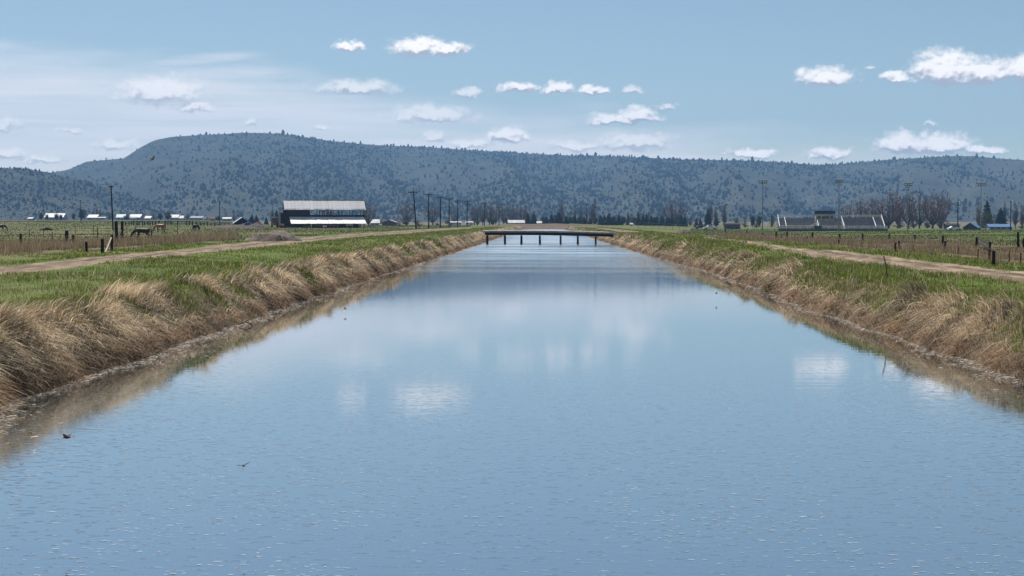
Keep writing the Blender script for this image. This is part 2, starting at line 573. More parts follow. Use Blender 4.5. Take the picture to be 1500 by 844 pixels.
tint = np.stack([dry, weed, np.maximum(np.maximum(far_brown, past * sstep(n1, 0.25, 0.6)), sstep(n2, 0.58, 0.7) * 0.5 * sstep(Sx, 20, 30))], -1).reshape(-1, 3)
nr, nc = X.shape
idx = np.arange(nr * nc).reshape(nr, nc)
faces = np.stack([idx[:-1, :-1], idx[:-1, 1:], idx[1:, 1:], idx[1:, :-1]], -1).reshape(-1, 4)
gm = bpy.data.materials.new('meadow')
gm.use_nodes = True
t = gm.node_tree; q = NG(t); p = t.nodes['Principled BSDF']
p.inputs['Roughness'].default_value = 0.95
p.inputs['Specular IOR Level'].default_value = 0.1
pos = q.n('ShaderNodeNewGeometry').outputs['Position']
at_ = q.n('ShaderNodeAttribute'); at_.attribute_name = 'tint'
r_, g_, b_ = q.sep(at_.outputs['Vector'])
f1 = q.noise(pos, 1.7, 6, 0.65)[0]; f2 = q.noise(pos, 0.16, 5, 0.6)[0]; f3 = q.noise(q.v('MULTIPLY', pos, (1, 0.35, 1)), 0.05, 5, 0.6)[0]
green = q.mix(q.step(f1, 0.3, 0.7), (0.055, 0.090, 0.014), (0.110, 0.150, 0.022))
green = q.mix(q.step(f2, 0.42, 0.66, 0, 0.75), green, (0.14, 0.135, 0.055))
green = q.mix(q.step(f3, 0.45, 0.62, 0, 0.5), green, (0.05, 0.085, 0.022))
thatch = q.mix(q.step(f1, 0.3, 0.7), (0.065, 0.048, 0.034), (0.18, 0.135, 0.09))
brown = q.mix(q.step(f1, 0.3, 0.7), (0.10, 0.07, 0.05), (0.19, 0.135, 0.095))
col = q.mix(b_, green, brown)
col = q.mix(q.m('MULTIPLY', g_, 0.85), col, brown)
col = q.mix(r_, col, thatch)
t.links.new(col, p.inputs['Base Color'])
bm_ = q.n('ShaderNodeBump'); bm_.inputs['Strength'].default_value = 0.7; bm_.inputs['Distance'].default_value = 0.08
t.links.new(f1, bm_.inputs['Height']); t.links.new(bm_.outputs[0], p.inputs['Normal'])
go_ = link('ground', np_mesh('ground', np.stack([X, Y, Z], -1).reshape(-1, 3), faces, gm, True, tint))
tag(go_, 'flat green and brown farm plain with canal banks', kind='structure')

# ------------------------------------------------------------------ water
wm = bpy.data.materials.new('canal_water')
wm.use_nodes = True
t = wm.node_tree; q = NG(t); p = t.nodes['Principled BSDF']
t.nodes.remove(p)
body = q.n('ShaderNodeBsdfDiffuse')
body.inputs[0].default_value = (0.040, 0.060, 0.062, 1)
film = q.n('ShaderNodeBsdfGlossy')
film.inputs[0].default_value = (0.95, 0.96, 0.96, 1)
film.inputs['Roughness'].default_value = 0.012
fres = q.n('ShaderNodeFresnel')
fres.inputs[0].default_value = 1.34
wmix = q.n('ShaderNodeMixShader')
t.links.new(q.m('ADD', q.m('MULTIPLY', fres.outputs[0], 0.36), 0.64, clamp=True), wmix.inputs[0])
t.links.new(body.outputs[0], wmix.inputs[1]); t.links.new(film.outputs[0], wmix.inputs[2])
t.links.new(wmix.outputs[0], t.nodes['Material Output'].inputs[0])
pos = q.n('ShaderNodeNewGeometry').outputs['Position']
rip = q.noise(q.v('MULTIPLY', pos, (1.0, 1.6, 1)), 6.5, 3, 0.55)[0]
swell = q.noise(q.v('MULTIPLY', pos, (0.55, 1.6, 1)), 1.5, 3, 0.5)[0]
patch = q.noise(q.v('MULTIPLY', pos, (0.10, 0.05, 1)), 1.0, 3, 0.5)[0]
px_, py_, pz_ = q.sep(pos)
near = q.step(py_, 34, 13, 0.06, 0.24)
farw = q.step(py_, 75, 180, 0.0, 1.6)
amp = q.m('MULTIPLY', q.m('ADD', near, farw), q.step(patch, 0.35, 0.65, 0.45, 1.0))
paws = q.step(q.noise(q.v('MULTIPLY', pos, (0.035, 0.16, 1)), 1.0, 4, 0.6, 0.3)[0], 0.42, 0.60)
farw = q.m('MULTIPLY', farw, q.m('ADD', 0.7, q.m('MULTIPLY', paws, 1.8)))
glint = q.step(q.noise(q.v('MULTIPLY', pos, (1.0, 2.2, 1)), 5.0, 2, 0.5)[0], 0.56, 0.72)
hgt = q.m('ADD', q.m('MULTIPLY', glint, q.m('MULTIPLY', q.step(py_, 40, 13, 0.0, 1.0), 0.0019)), q.m('ADD', q.m('MULTIPLY', rip, q.m('MULTIPLY', amp, 0.0075)), q.m('MULTIPLY', swell, q.m('ADD', 0.0012, q.m('MULTIPLY', farw, 0.02)))))
open_ = q.m('MULTIPLY', q.step(q.m('ABSOLUTE', px_), 8.2, 4.5), q.step(py_, 14, 36))     # the middle of the channel is more ruffled than the sheltered edges
t.links.new(q.m('ADD', q.m('ADD', 0.003, q.m('MULTIPLY', open_, 0.05)), q.m('MULTIPLY', farw, 0.045)), film.inputs['Roughness'])
bw = q.n('ShaderNodeBump'); bw.inputs['Strength'].default_value = 1.0; bw.inputs['Distance'].default_value = 1.0
t.links.new(hgt, bw.inputs['Height']); t.links.new(bw.outputs[0], film.inputs['Normal'])
wy = np.concatenate([np.arange(-300, 0, 50), np.arange(0, 680, 20)])
wv = [(x, y, 0.0) for y in wy for x in (-12.5, 12.5)]
wf = [(2 * i, 2 * i + 1, 2 * i + 3, 2 * i + 2) for i in range(len(wy) - 1)]
wo = link('water', np_mesh('water', wv, wf, wm))
tag(wo, 'calm blue irrigation canal water reflecting the sky', kind='structure')


# ------------------------------------------------------------------ dirt roads
def road(name, label, cy, cx, cw, seed, y0, y1):
    yy = np.concatenate([np.arange(y0, 140, 0.8), np.arange(140, y1, 3.0)])
    c = np.interp(yy, cy, cx); w = np.interp(yy, cy, cw)
    lt = np.linspace(-0.5, 0.5, 19)
    e1 = (fnoise(yy / 3.0, yy * 0, seed, 4) - 0.5) * 0.9; e2 = (fnoise(yy / 3.0, yy * 0 + 9, seed, 4) - 0.5) * 0.9
    X = c[:, None] + lt[None, :] * w[:, None] + np.where(lt[None, :] < 0, e1[:, None], e2[:, None]) * np.abs(lt[None, :]) * 2
    Y = np.repeat(yy[:, None], 19, 1)
    rut = 0.075 * (np.exp(-((np.abs(lt) - 0.23) / 0.09) ** 2))[None, :]
    edge = -0.16 * sstep(np.abs(lt), 0.40, 0.5)[None, :]
    Zr = gh(X, Y) + 0.045 - rut + edge + (fnoise(X / 0.7, Y / 2.0, seed + 3, 3) - 0.5) * 0.10
    n = np.repeat((np.exp(-((np.abs(lt) - 0.0) / 0.10) ** 2) + 0.7 * np.exp(-((lt + 0.40) / 0.05) ** 2))[None, :], len(yy), 0) * 1.0
    i = np.arange(X.size).reshape(X.shape)
    fs = np.stack([i[:-1, :-1], i[:-1, 1:], i[1:, 1:], i[1:, :-1]], -1).reshape(-1, 4)
    tn = np.stack([n, n, n], -1).reshape(-1, 3)
    return tag(link(name, np_mesh(name, np.stack([X, Y, Zr], -1).reshape(-1, 3), fs, MATS['road_dirt'], True, tn)), label, kind='structure')


rm = bpy.data.materials.new('road_dirt'); MATS['road_dirt'] = rm
rm.use_nodes = True
t = rm.node_tree; q = NG(t); p = t.nodes['Principled BSDF']
p.inputs['Roughness'].default_value = 0.97; p.inputs['Specular IOR Level'].default_value = 0.1
pos = q.n('ShaderNodeNewGeometry').outputs['Position']
f1 = q.noise(q.v('MULTIPLY', pos, (1.6, 0.25, 1)), 1.6, 6, 0.65)[0]; f2 = q.noise(pos, 5.0, 4, 0.6)[0]
c = q.mix(q.step(f1, 0.35, 0.62), (0.30, 0.225, 0.16), (0.15, 0.108, 0.075))
c = q.mix(q.step(f2, 0.55, 0.75, 0, 0.5), c, (0.36, 0.30, 0.245))
a = q.n('ShaderNodeAttribute'); a.attribute_name = 'tint'
c = q.mix(q.m('MULTIPLY', q.sep(a.outputs['Vector'])[0], q.step(f1, 0.25, 0.50)), c, (0.085, 0.070, 0.046))
t.links.new(c, p.inputs['Base Color'])
b = q.n('ShaderNodeBump'); b.inputs['Strength'].default_value = 0.6; b.inputs['Distance'].default_value = 0.06
t.links.new(f1, b.inputs['Height']); t.links.new(b.outputs[0], p.inputs['Normal'])
road('dirt_road', 'rutted tan dirt track along the left bank', *RL, 51, 20, 460)
road('dirt_road', 'rutted tan dirt track along the right bank', *RR, 61, 20, 420)


# ------------------------------------------------------------------ hills
def prof(px, pts):
    return np.interp(px, [a for a, _ in pts], [b for _, b in pts])


RIDGE = [(-900, 236), (-500, 230), (-200, 245), (60, 258), (97, 252), (125, 240), (150, 238), (180, 235), (205, 219), (225, 209), (250, 204), (290, 201), (330, 199), (352, 197), (385, 197),
         (420, 199), (450, 203), (500, 210), (560, 214), (620, 216), (680, 220), (750, 224), (820, 228), (880, 229), (950, 232), (1000, 235), (1060, 236),
         (1100, 237), (1150, 240), (1190, 244), (1220, 243), (1270, 239), (1320, 236), (1380, 233), (1420, 233), (1460, 237), (1500, 240), (1700, 246), (2000, 240), (2500, 250)]
NEAR = [(-900, 245), (-300, 238), (0, 250), (40, 252), (70, 256), (100, 263), (130, 271), (160, 281), (200, 293), (250, 303), (310, 311), (345, 316)]


def hill_xy(px, d):
    a = np.arctan((px - 797) / F)
    return np.sin(a) * d, np.cos(a) * d


def hill_z(px, tt):
    """main ridge: tt 0 foot .. 1 ridge, >1 behind"""
    Df = 2350 + 200 * (fnoise(px / 170, px * 0, 71, 3) - 0.5) * 2
    Dr = 4700 + 500 * (fnoise(px / 210, px * 0, 73, 3) - 0.5) * 2
    d = Df + (Dr - Df) * tt
    zr = CAMZ + (HZ - prof(px, RIDGE)) / F * Dr
    zf = np.interp(d, [2000, 2600, 9000], [2, 3, 8]) - 3
    t = np.clip(tt, 0, 1)
    gul = (fnoise(px / 46 + tt * 1.2, tt * 2.6, 75, 4) - 0.5) * 80 * np.sin(np.pi * t) ** 1.2
    z = zf + (zr - zf) * (0.72 * t + 0.28 * t * t) + gul
    z = np.where(tt > 1, zr - (tt - 1) * 120, z)
    return d, z


def near_z(px, tt):
    Df = 2250 + 120 * (fnoise(px / 120, px * 0, 81, 3) - 0.5) * 2
    Dr = 2900.0
    d = Df + (Dr - Df) * tt
    zr = CAMZ + (HZ - prof(px, NEAR)) / F * Dr
    zf = np.interp(d, [2000, 2600, 9000], [2, 3, 8]) - 2
    t = np.clip(tt, 0, 1)
    gul = (fnoise(px / 36 + tt, tt * 2.4, 85, 4) - 0.5) * 26 * np.sin(np.pi * t) ** 1.2
    z = zf + (zr - zf) * (0.6 * t + 0.4 * t * t) + gul * np.clip((zr - zf) / 60, 0, 1)
    z = np.where(tt > 1, zr - (tt - 1) * 90, z)
    return d, z


def hillmat(name, ca, cb, cc):
    m = bpy.data.materials.new(name); m.use_nodes = True
    t = m.node_tree; q = NG(t); p = t.nodes['Principled BSDF']
    p.inputs['Roughness'].default_value = 1.0; p.inputs['Specular IOR Level'].default_value = 0.0
    pos = q.n('ShaderNodeNewGeometry').outputs['Position']
    f1 = q.noise(pos, 0.006, 6, 0.6)[0]; f2 = q.noise(pos, 0.11, 4, 0.65)[0]; f3 = q.noise(q.v('MULTIPLY', pos, (1, 1, 3)), 0.014, 5, 0.65)[0]
    c = q.mix(q.step(f1, 0.38, 0.62), ca, cb)
    c = q.mix(q.step(f2, 0.47, 0.62, 0, 0.75), c, cc)
    c = q.mix(q.step(f3, 0.55, 0.7, 0, 0.5), c, tuple(x * 0.6 for x in cb))
    t.links.new(c, p.inputs['Base Color'])
    MATS[name] = m
    return m


hillmat('sage_slope', (0.080, 0.084, 0.070), (0.054, 0.060, 0.050), (0.018, 0.026, 0.021))


def hill(name, label, fn, p0, p1, step, nt):
    px = np.arange(p0, p1 + 1, step, dtype=float)
    tt = np.concatenate([np.linspace(0, 1, nt), [1.06, 1.15, 1.3]])
    PX = np.repeat(px[None, :], len(tt), 0); T = np.repeat(tt[:, None], len(px), 1)
    d, z = fn(PX, T)
    x, y = hill_xy(PX, d)
    i = np.arange(PX.size).reshape(PX.shape)
    fs = np.stack([i[:-1, :-1], i[:-1, 1:], i[1:, 1:], i[1:, :-1]], -1).reshape(-1, 4)
    return tag(link(name, np_mesh(name, np.stack([x, y, z], -1).reshape(-1, 3), fs, 'sage_slope', True)), label, kind='structure')


hill('hills', 'long blue-grey juniper covered ridge across the horizon', hill_z, -900, 2500, 8, 70)
hill('hills', 'lower dark wooded hill at the far left', near_z, -900, 345, 8, 36)

# junipers on the hills: a mass nobody could count
rng = np.random.default_rng(11)


def forest(name, label, fn, n, p0, p1, dens, hmul, seed):
    rg = np.random.default_rng(seed)
    px = rg.uniform(p0, p1, n); tt = rg.uniform(0.02, 1.03, n) ** 0.85
    keep = rg.uniform(0, 1, n) < dens(px, tt)
    px, tt = px[keep], tt[keep]
    d, z = fn(px, tt)
    x, y = hill_xy(px, d)
    m = len(px)
    h = np.where(rg.uniform(0, 1, m) < 0.55, rg.lognormal(1.15, 0.4, m), rg.lognormal(1.75, 0.32, m)) * hmul
    r = h * rg.uniform(0.28, 0.46, m)
    k = 5
    rings = [(0.02, 0.65), (0.25, 1.0), (0.68, 0.68)]
    V = []
    for (zz, rr) in rings:
        for j in range(k):
            th = 2 * math.pi * j / k + rg.uniform(-0.4, 0.4, m)
            q_ = r * rr * rg.uniform(0.65, 1.25, m)
            V.append(np.stack([x + np.cos(th) * q_, y + np.sin(th) * q_, z - 1.0 + h * (zz + rg.uniform(-0.06, 0.06, m))], -1))
    V.append(np.stack([x + rg.uniform(-.1, .1, m) * r, y, z - 1.0 + h], -1))
    V = np.stack(V, 1)
    nv = V.shape[1]
    base = np.arange(m)[:, None] * nv
    fs = []
    for a in range(2):
        for j in range(k):
            j2 = (j + 1) % k
            fs.append((a * k + j, a * k + j2, (a + 1) * k + j2)); fs.append((a * k + j, (a + 1) * k + j2, (a + 1) * k + j))
    for j in range(k):
        fs.append((2 * k + j, 2 * k + (j + 1) % k, nv - 1))
    fs = (np.array(fs)[None] + base[:, :, None]).reshape(-1, 3)
    tn = rg.uniform(0.7, 1.35, (m, 1)) * np.array([[0.014, 0.025, 0.018]]) + rg.uniform(0, 0.012, (m, 1)) * np.array([[1, 0.8, 0.3]])
    tn = np.repeat(tn[:, None, :], nv, 1).reshape(-1, 3)
    return tag(link(name, np_mesh(name, V.reshape(-1, 3), fs, 'juniper', False, tn)), label, kind='stuff')


leafmat('juniper', 0.08, rough=0.95, spec=0.02)


def dens_main(px, tt):
    n = fnoise(px / 70, tt * 4.5, 91, 4)
    base = np.interp(px, [-900, 180, 300, 400, 520, 760, 980, 1100, 1250, 1500, 2500], [0.5, 0.10, 0.22, 0.42, 0.72, 0.85, 0.75, 0.5, 0.34, 0.26, 0.4])
    v = base * (0.26 + 1.35 * sstep(n, 0.36, 0.64))
    v = v + 0.75 * np.exp(-((tt - 0.28) / 0.14) ** 2) * sstep(px, 150, 300) * sstep(px, 1050, 800)       # dense belt low on the slope
    v = v + 0.6 * sstep(tt, 0.93, 0.99) * sstep(px, 400, 520) * sstep(px, 1500, 1250)                     # ridge line
    v = np.where((px > 97) & (px < 340) & (tt > 0.45), v * 0.75 + 0.08, v)
    return np.clip(v, 0, 1)


def dens_near(px, tt):
    n = fnoise(px / 50, tt * 3.5, 95, 4)
    return np.clip(0.30 + 1.1 * sstep(n, 0.36, 0.58) * sstep(tt, 0.15, 0.5) + 0.5 * sstep(tt, 0.85, 0.97), 0, 1)


forest('hillside_forest', 'scattered dark juniper wood on the long ridge', hill_z, 78000, -900, 2500, dens_main, 1.0, 5)
forest('hillside_forest', 'dark juniper wood on the lower hill at left', near_z, 14000, -800, 330, dens_near, 0.72, 6)


# ------------------------------------------------------------------ grass and weeds (masses)
def blades(name, label, mat, root, L, W, lean, leanv, droop, colr, seg=2, base_down=0.03):
    """root (N,3), L, W (N,), lean direction (N,2), leanv = sideways reach, droop = fall back"""
    n = len(root)
    rg = np.random.default_rng(len(root))
    th = rg.uniform(0, math.pi, n)
    wx, wy = np.cos(th) * W * 0.5, np.sin(th) * W * 0.5
    V = []
    for i in range(seg + 1):
        t_ = i / seg
        up = L * (t_ - droop * t_ * t_)
        ho = L * leanv * t_ ** 1.6
        cx = root[:, 0] + lean[:, 0] * ho; cy = root[:, 1] + lean[:, 1] * ho
        cz = root[:, 2] - base_down * (i == 0) + up
        if i < seg:
            k = 1 - 0.35 * t_
            V.append(np.stack([cx - wx * k, cy - wy * k, cz], -1)); V.append(np.stack([cx + wx * k, cy + wy * k, cz], -1))
        else:
            V.append(np.stack([cx, cy, cz], -1))
    V = np.stack(V, 1); nv = V.shape[1]
    fs = []
    for i in range(seg):
        a = 2 * i
        if i < seg - 1:
            fs += [(a, a + 1, a + 3), (a, a + 3, a + 2)]
        else:
            fs += [(a, a + 1, a + 2)]
    base = (np.arange(n) * nv)[:, None, None]
    fs = (np.array(fs)[None] + base).reshape(-1, 3)
    tn = np.repeat(colr[:, None, :], nv, 1).reshape(-1, 3)
    return tag(link(name, np_mesh(name, V.reshape(-1, 3), fs, mat, False, tn)), label, kind='stuff')


def ysample(rg, n, y0, y1, pw=1.0):
    """more of them near the camera"""
    u = rg.uniform(0, 1, n)
    if pw == 1.0:
        return y0 * (y1 / y0) ** u
    e = 1 - pw
    return (y0 ** e + u * (y1 ** e - y0 ** e)) ** (1 / e)


def palette(rg, n, cols, var=0.25):
    cols = np.array(cols)
    c = cols[rg.integers(0, len(cols), n)]
    return c * rg.uniform(1 - var, 1 + var, (n, 1))


DRY = [(0.44, 0.34, 0.215), (0.35, 0.255, 0.155), (0.53, 0.43, 0.29), (0.23, 0.16, 0.10), (0.58, 0.49, 0.345), (0.30, 0.215, 0.135)]
GRN = [(0.095, 0.150, 0.014), (0.125, 0.185, 0.018), (0.055, 0.085, 0.012), (0.150, 0.210, 0.024), (0.17, 0.160, 0.050), (0.070, 0.110, 0.018)]


def bank_dry(side, seed, ntuft, y0, y1, bl, label):
    rg = np.random.default_rng(seed)
    y = ysample(rg, ntuft, y0, y1, 1.25)
    s = rg.beta(1.2, 1.6, ntuft) * 2.5 + 0.02
    edge = (fnoise(y / 2.4, s / 1.6, seed, 4) - 0.5)
    clear = fnoise(y / 5.0, s / 2.0, seed + 5, 3)
    lim = 1.5 if side < 0 else 1.05
    keep = (s < lim + edge * 2.2) & ~((clear > 0.56) & (s > 0.35)) & ~((fnoise(y / 7.0, s / 4.0, 77, 3) > 0.54) & (s > 0.45) & (side > 0))
    y, s = y[keep], s[keep]
    m = len(y)
    cshift = (0.28 + 1.45 * sstep(fnoise(y / 0.9, s / 0.6, seed + 8, 3), 0.25, 0.75)) * rg.uniform(0.75, 1.25, m)
    tall = rg.uniform(0.75, 1.2, m) * (0.45 + 1.15 * fnoise(y / 1.3, s / 0.9, seed + 9, 2))
    tdir = rg.normal(0, 0.45, m)
    y_ = np.repeat(y, bl); s_ = np.repeat(s, bl)
    n = len(y_)
    sp = 0.10 + y_ * 0.0008
    y_ = y_ + rg.normal(0, 1, n) * sp; s_ = np.maximum(s_ + rg.normal(0, 1, n) * sp, -0.02)
    x_ = np.where(side < 0, xl(y_) - s_, xr(y_) + s_)
    z_ = gh(x_, y_)
    L = np.repeat(tall, bl) * rg.uniform(0.16, 0.50, n) * (1.0 + 0.12 * sstep(s_, 0.5, 1.1))
    W = np.maximum(0.011, y_ * 0.00030) * rg.uniform(0.6, 1.5, n)
    a = np.repeat(tdir, bl) + rg.normal(0, 0.5, n)
    lean = np.stack([-side * np.cos(a), np.sin(a)], -1)
    down = sstep(s_, 1.25, 0.5)
    leanv = 0.58 + 0.4 * down + rg.uniform(-0.2, 0.25, n)
    droop = 0.38 + 0.62 * down + rg.uniform(-0.15, 0.25, n)
    colr = palette(rg, n, DRY, 0.5) * np.repeat(cshift, bl)[:, None]
    lng = rg.uniform(0, 1, n) < 0.07
    L = np.where(lng, L * (1.7 - 0.5 * sstep(s_, 0.5, 0.9)), L); W = np.where(lng, W * 1.3, W)
    colr[lng] = palette(rg, int(lng.sum()), [(0.62, 0.54, 0.40), (0.55, 0.45, 0.31)], 0.2)
    low_tone = sstep(s_, 0.55, 0.1)[:, None]
    colr = colr * (1 - low_tone) + colr * np.array([[0.62, 0.52, 0.46]]) * low_tone  # blades turn darker and redder towards the waterline
    blades('dry_bank_grass', label, 'dry_grass', np.stack([x_, y_, z_], -1), L, W, lean, leanv, droop, colr, 3)


bank_dry(-1, 101, 7200, 22, 660, 17, 'matted tan dry grass hanging down the left canal bank')
bank_dry(1, 102, 6000, 24, 660, 17, 'matted tan dry grass hanging down the right canal bank')


def green_strip(side, seed, n, y0, y1, s0, s1, label):
    rg = np.random.default_rng(seed)
    y = ysample(rg, n, y0, y1, 1.2)
    s = rg.uniform(s0, s1, n)
    pat = fnoise(y / 2.2, s / 1.4, seed, 4); pat2 = fnoise(y / 5.0, s / 2.0, (101 if side < 0 else 102) + 5, 3)
    edge = (fnoise(y / 2.4, s / 1.6, 101 if side < 0 else 102, 4) - 0.5)
    lim = 1.5 if side < 0 else 1.05
    inside = s > lim - 0.45 + edge * 2.2
    keep = (inside & (rg.uniform(0, 1, n) < 0.12 + 1.2 * sstep(pat, 0.36, 0.62))) | ((pat2 > 0.55) & (s > 0.3))
    if side > 0:
        keep |= (fnoise(y / 7.0, s / 4.0, 77, 3) > 0.52) & (s > 0.4)
    y, s, pat = y[keep], s[keep], pat[keep]
    n = len(y)
    x = np.where(side < 0, xl(y) - s, xr(y) + s)
    # keep off the wheel tracks
    if side < 0:
        rc, rw = np.interp(y, RL[0], RL[1]), np.interp(y, RL[0], RL[2])
    else:
        rc, rw = np.interp(y, RR[0], RR[1]), np.interp(y, RR[0], RR[2])
    off = np.abs(x - rc) / rw
    k2 = (off > 0.53 + 0.06 * rg.normal(0, 1, n)) | ((off < 0.06) & (rg.uniform(0, 1, n) < 0.06))
    x, y, s, pat = x[k2], y[k2], s[k2], pat[k2]
    n = len(y)
    L = rg.uniform(0.05, 0.15, n) * (0.55 + 1.3 * sstep(pat, 0.4, 0.75)) * (1 + 0.35 * (s < 4))
    W = np.maximum(0.007, y * 0.00028) * rg.uniform(0.8, 1.5, n)
    a = rg.uniform(0, 2 * math.pi, n)
    colr = palette(rg, n, GRN, 0.3) * (0.62 + 0.95 * fnoise(y / 3.5, s / 2.2, seed + 2, 3))[:, None]
    straw = rg.uniform(0, 1, n) < 0.17
    colr[straw] = palette(rg, int(straw.sum()), DRY[:3], 0.2)
    blades('green_grass', label, 'green_grass', np.stack([x, y, gh(x, y)], -1), L, W, np.stack([np.cos(a), np.sin(a)], -1), rg.uniform(0.1, 0.7, n),
           rg.uniform(0.0, 0.4, n), colr, 2)


green_strip(-1, 111, 210000, 22, 520, 0.3, 16.5, 'short green grass between the left bank and the dirt track')
green_strip(-1, 113, 40000, 22, 140, 0.3, 3.2, 'green grass patches on the upper left bank')
green_strip(1, 114, 45000, 24, 140, 0.3, 3.0, 'green grass patches on the upper right bank')
green_strip(1, 112, 170000, 24, 520, 0.3, 10.0, 'short green grass between the right bank and the dirt track')


def weeds(side, seed, n, y0, y1, s0, s1, label, lmul=1.0):
    rg = np.random.default_rng(seed)
    nt = n // 12
    y = ysample(rg, nt, y0, y1, 0.8); s = rg.uniform(s0, s1, nt)
    pat = fnoise(y / 9, s / 5.0, seed, 4)
    fade = sstep(s, s0, s0 + 4) * sstep(s, s1, s1 - (s1 - s0) * 0.45)
    keep = rg.uniform(0, 1, nt) < fade * (0.06 + 1.6 * sstep(pat, 0.40, 0.60))
    if side < 0:
        keep &= 797 - (s + 9) / y * F < 335 + 60 * (pat - 0.5)
    else:
        keep &= 797 + (s + 9) / y * F > 1050
    y, s, pat = y[keep], s[keep], pat[keep]
    y_ = np.repeat(y, 12) + rg.normal(0, 0.25, len(y) * 12); s_ = np.repeat(s, 12) + rg.normal(0, 0.25, len(y) * 12)
    x_ = np.where(side < 0, xl(y_) - s_, xr(y_) + s_)
    n = len(y_)
    L = np.repeat((0.35 + 0.85 * sstep(pat, 0.4, 0.7)) * rg.uniform(0.55, 1.25, len(y)), 12) * rg.uniform(0.45, 1.0, n) * lmul
    W = np.maximum(0.010, y_ * 0.00022) * rg.uniform(0.7, 1.3, n)
    a = rg.uniform(0, 2 * math.pi, n)
    colr = palette(rg, n, [(0.32, 0.24, 0.155), (0.25, 0.175, 0.115), (0.40, 0.31, 0.21), (0.18, 0.13, 0.09), (0.15, 0.16, 0.06)], 0.25)
    blades('dry_weeds', label, 'weed_grass', np.stack([x_, y_, gh(x_, y_)], -1), L, W, np.stack([np.cos(a), np.sin(a)], -1), rg.uniform(0.05, 0.45, n),
           rg.uniform(0, 0.25, n), colr, 2)


weeds(-1, 121, 120000, 48, 330, 15.5, 46, 'tall reddish brown dead weeds beyond the left track', 0.9)
weeds(1, 122, 120000, 40, 330, 8.2, 42, 'reddish brown dead weeds beyond the right track', 0.75)


def field_tufts(seed, n, px0, px1, y0, y1, label):
    rg = np.random.default_rng(seed)
    y = ysample(rg, n, y0, y1, 0.6); px = rg.uniform(px0, px1, n)
    x = (px - 797) / F * y
    keep = ((x < -27) | (x > 24)) & (fnoise(x / 14, y / 14, seed, 3) > 0.4)
    x, y = x[keep], y[keep]; n = len(x)
    L = rg.uniform(0.08, 0.30, n); W = np.maximum(0.02, y * 0.00032) * rg.uniform(0.7, 1.4, n)
    a = rg.uniform(0, 2 * math.pi, n)
    colr = palette(rg, n, GRN[:3] + GRN[5:], 0.2) * (0.55 if seed == 131 else 0.66)
    dull = rg.uniform(0, 1, n) < 0.22
    colr[dull] = palette(rg, int(dull.sum()), [(0.17, 0.14, 0.07), (0.09, 0.075, 0.04)], 0.3)
    blades('pasture_grass', label, 'green_grass', np.stack([x, y, gh(x, y)], -1), L, W, np.stack([np.cos(a), np.sin(a)], -1), rg.uniform(0.1, 0.8, n),
           rg.uniform(0, 0.4, n), colr, 2)


field_tufts(131, 80000, -60, 690, 90, 900, 'rough green grazing grass in the left pasture')
field_tufts(132, 50000, 1010, 1560, 130, 620, 'bright green grass of the field at right')

# pale froth and broken straw along both water lines
rg = np.random.default_rng(141)
fv, ff_, ft = [], [], []
nfo = 15000
y = ysample(rg, nfo, 20, 500, 1.25); side = np.where(rg.uniform(0, 1, nfo) < 0.5, -1, 1)
off = rg.exponential(0.16, nfo) * (0.4 + 1.6 * sstep(fnoise(y / 3, side * 5.0, 6, 3), 0.35, 0.65)) + 0.06
x = np.where(side < 0, xl(y) + off, xr(y) - off)
ln = rg.uniform(0.02, 0.11, nfo) * np.maximum(1, y / 60); wd = np.maximum(0.008, ln * rg.uniform(0.15, 0.5, nfo)); a = rg.normal(0, 0.5, nfo)
ca, sa = np.cos(a), np.sin(a)
V = np.stack([np.stack([x + ca * p_ * ln - sa * q_ * wd, y + sa * p_ * ln + ca * q_ * wd, 0.006 + 0.010 * rg.uniform(0, 1, nfo) + 0.006 * (p_ > 0)], -1)
              for (p_, q_) in ((-.5, -.5), (.5, -.5), (.5, .5), (-.5, .5))], 1)
fs = (np.arange(4)[None] + (np.arange(nfo) * 4)[:, None])
tn = palette(rg, nfo, [(0.50, 0.45, 0.40), (0.62, 0.58, 0.53), (0.32, 0.25, 0.18), (0.18, 0.13, 0.09)], 0.2)
tag(link('shore_froth', np_mesh('shore_froth', V.reshape(-1, 3), fs, 'dry_grass', False, np.repeat(tn[:, None], 4, 1).reshape(-1, 3))),
    'pale froth and floating straw along the waterline', kind='stuff')


# ripple glints near the camera, painted as pale flecks lying on the water
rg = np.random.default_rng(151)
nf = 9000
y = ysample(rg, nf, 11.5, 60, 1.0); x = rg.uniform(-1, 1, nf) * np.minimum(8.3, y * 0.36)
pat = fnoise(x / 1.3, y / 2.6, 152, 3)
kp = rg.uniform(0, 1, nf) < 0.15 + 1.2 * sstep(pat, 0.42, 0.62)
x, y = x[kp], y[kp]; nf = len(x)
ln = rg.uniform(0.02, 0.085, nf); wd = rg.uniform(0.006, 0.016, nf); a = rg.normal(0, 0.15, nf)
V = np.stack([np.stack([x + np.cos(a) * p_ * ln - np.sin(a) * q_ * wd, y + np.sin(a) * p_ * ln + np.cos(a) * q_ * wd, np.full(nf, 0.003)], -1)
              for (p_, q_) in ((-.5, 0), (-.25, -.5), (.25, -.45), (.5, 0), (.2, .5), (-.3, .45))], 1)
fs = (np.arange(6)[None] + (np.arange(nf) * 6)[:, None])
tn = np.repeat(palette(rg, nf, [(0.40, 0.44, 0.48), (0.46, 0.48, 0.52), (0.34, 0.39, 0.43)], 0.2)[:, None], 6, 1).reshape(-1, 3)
tag(link('glint_flecks', np_mesh('glint_flecks', V.reshape(-1, 3), fs, 'ripple_glint', False, tn)), 'pale flecks painted as ripple glints on the water in the foreground', kind='stuff')


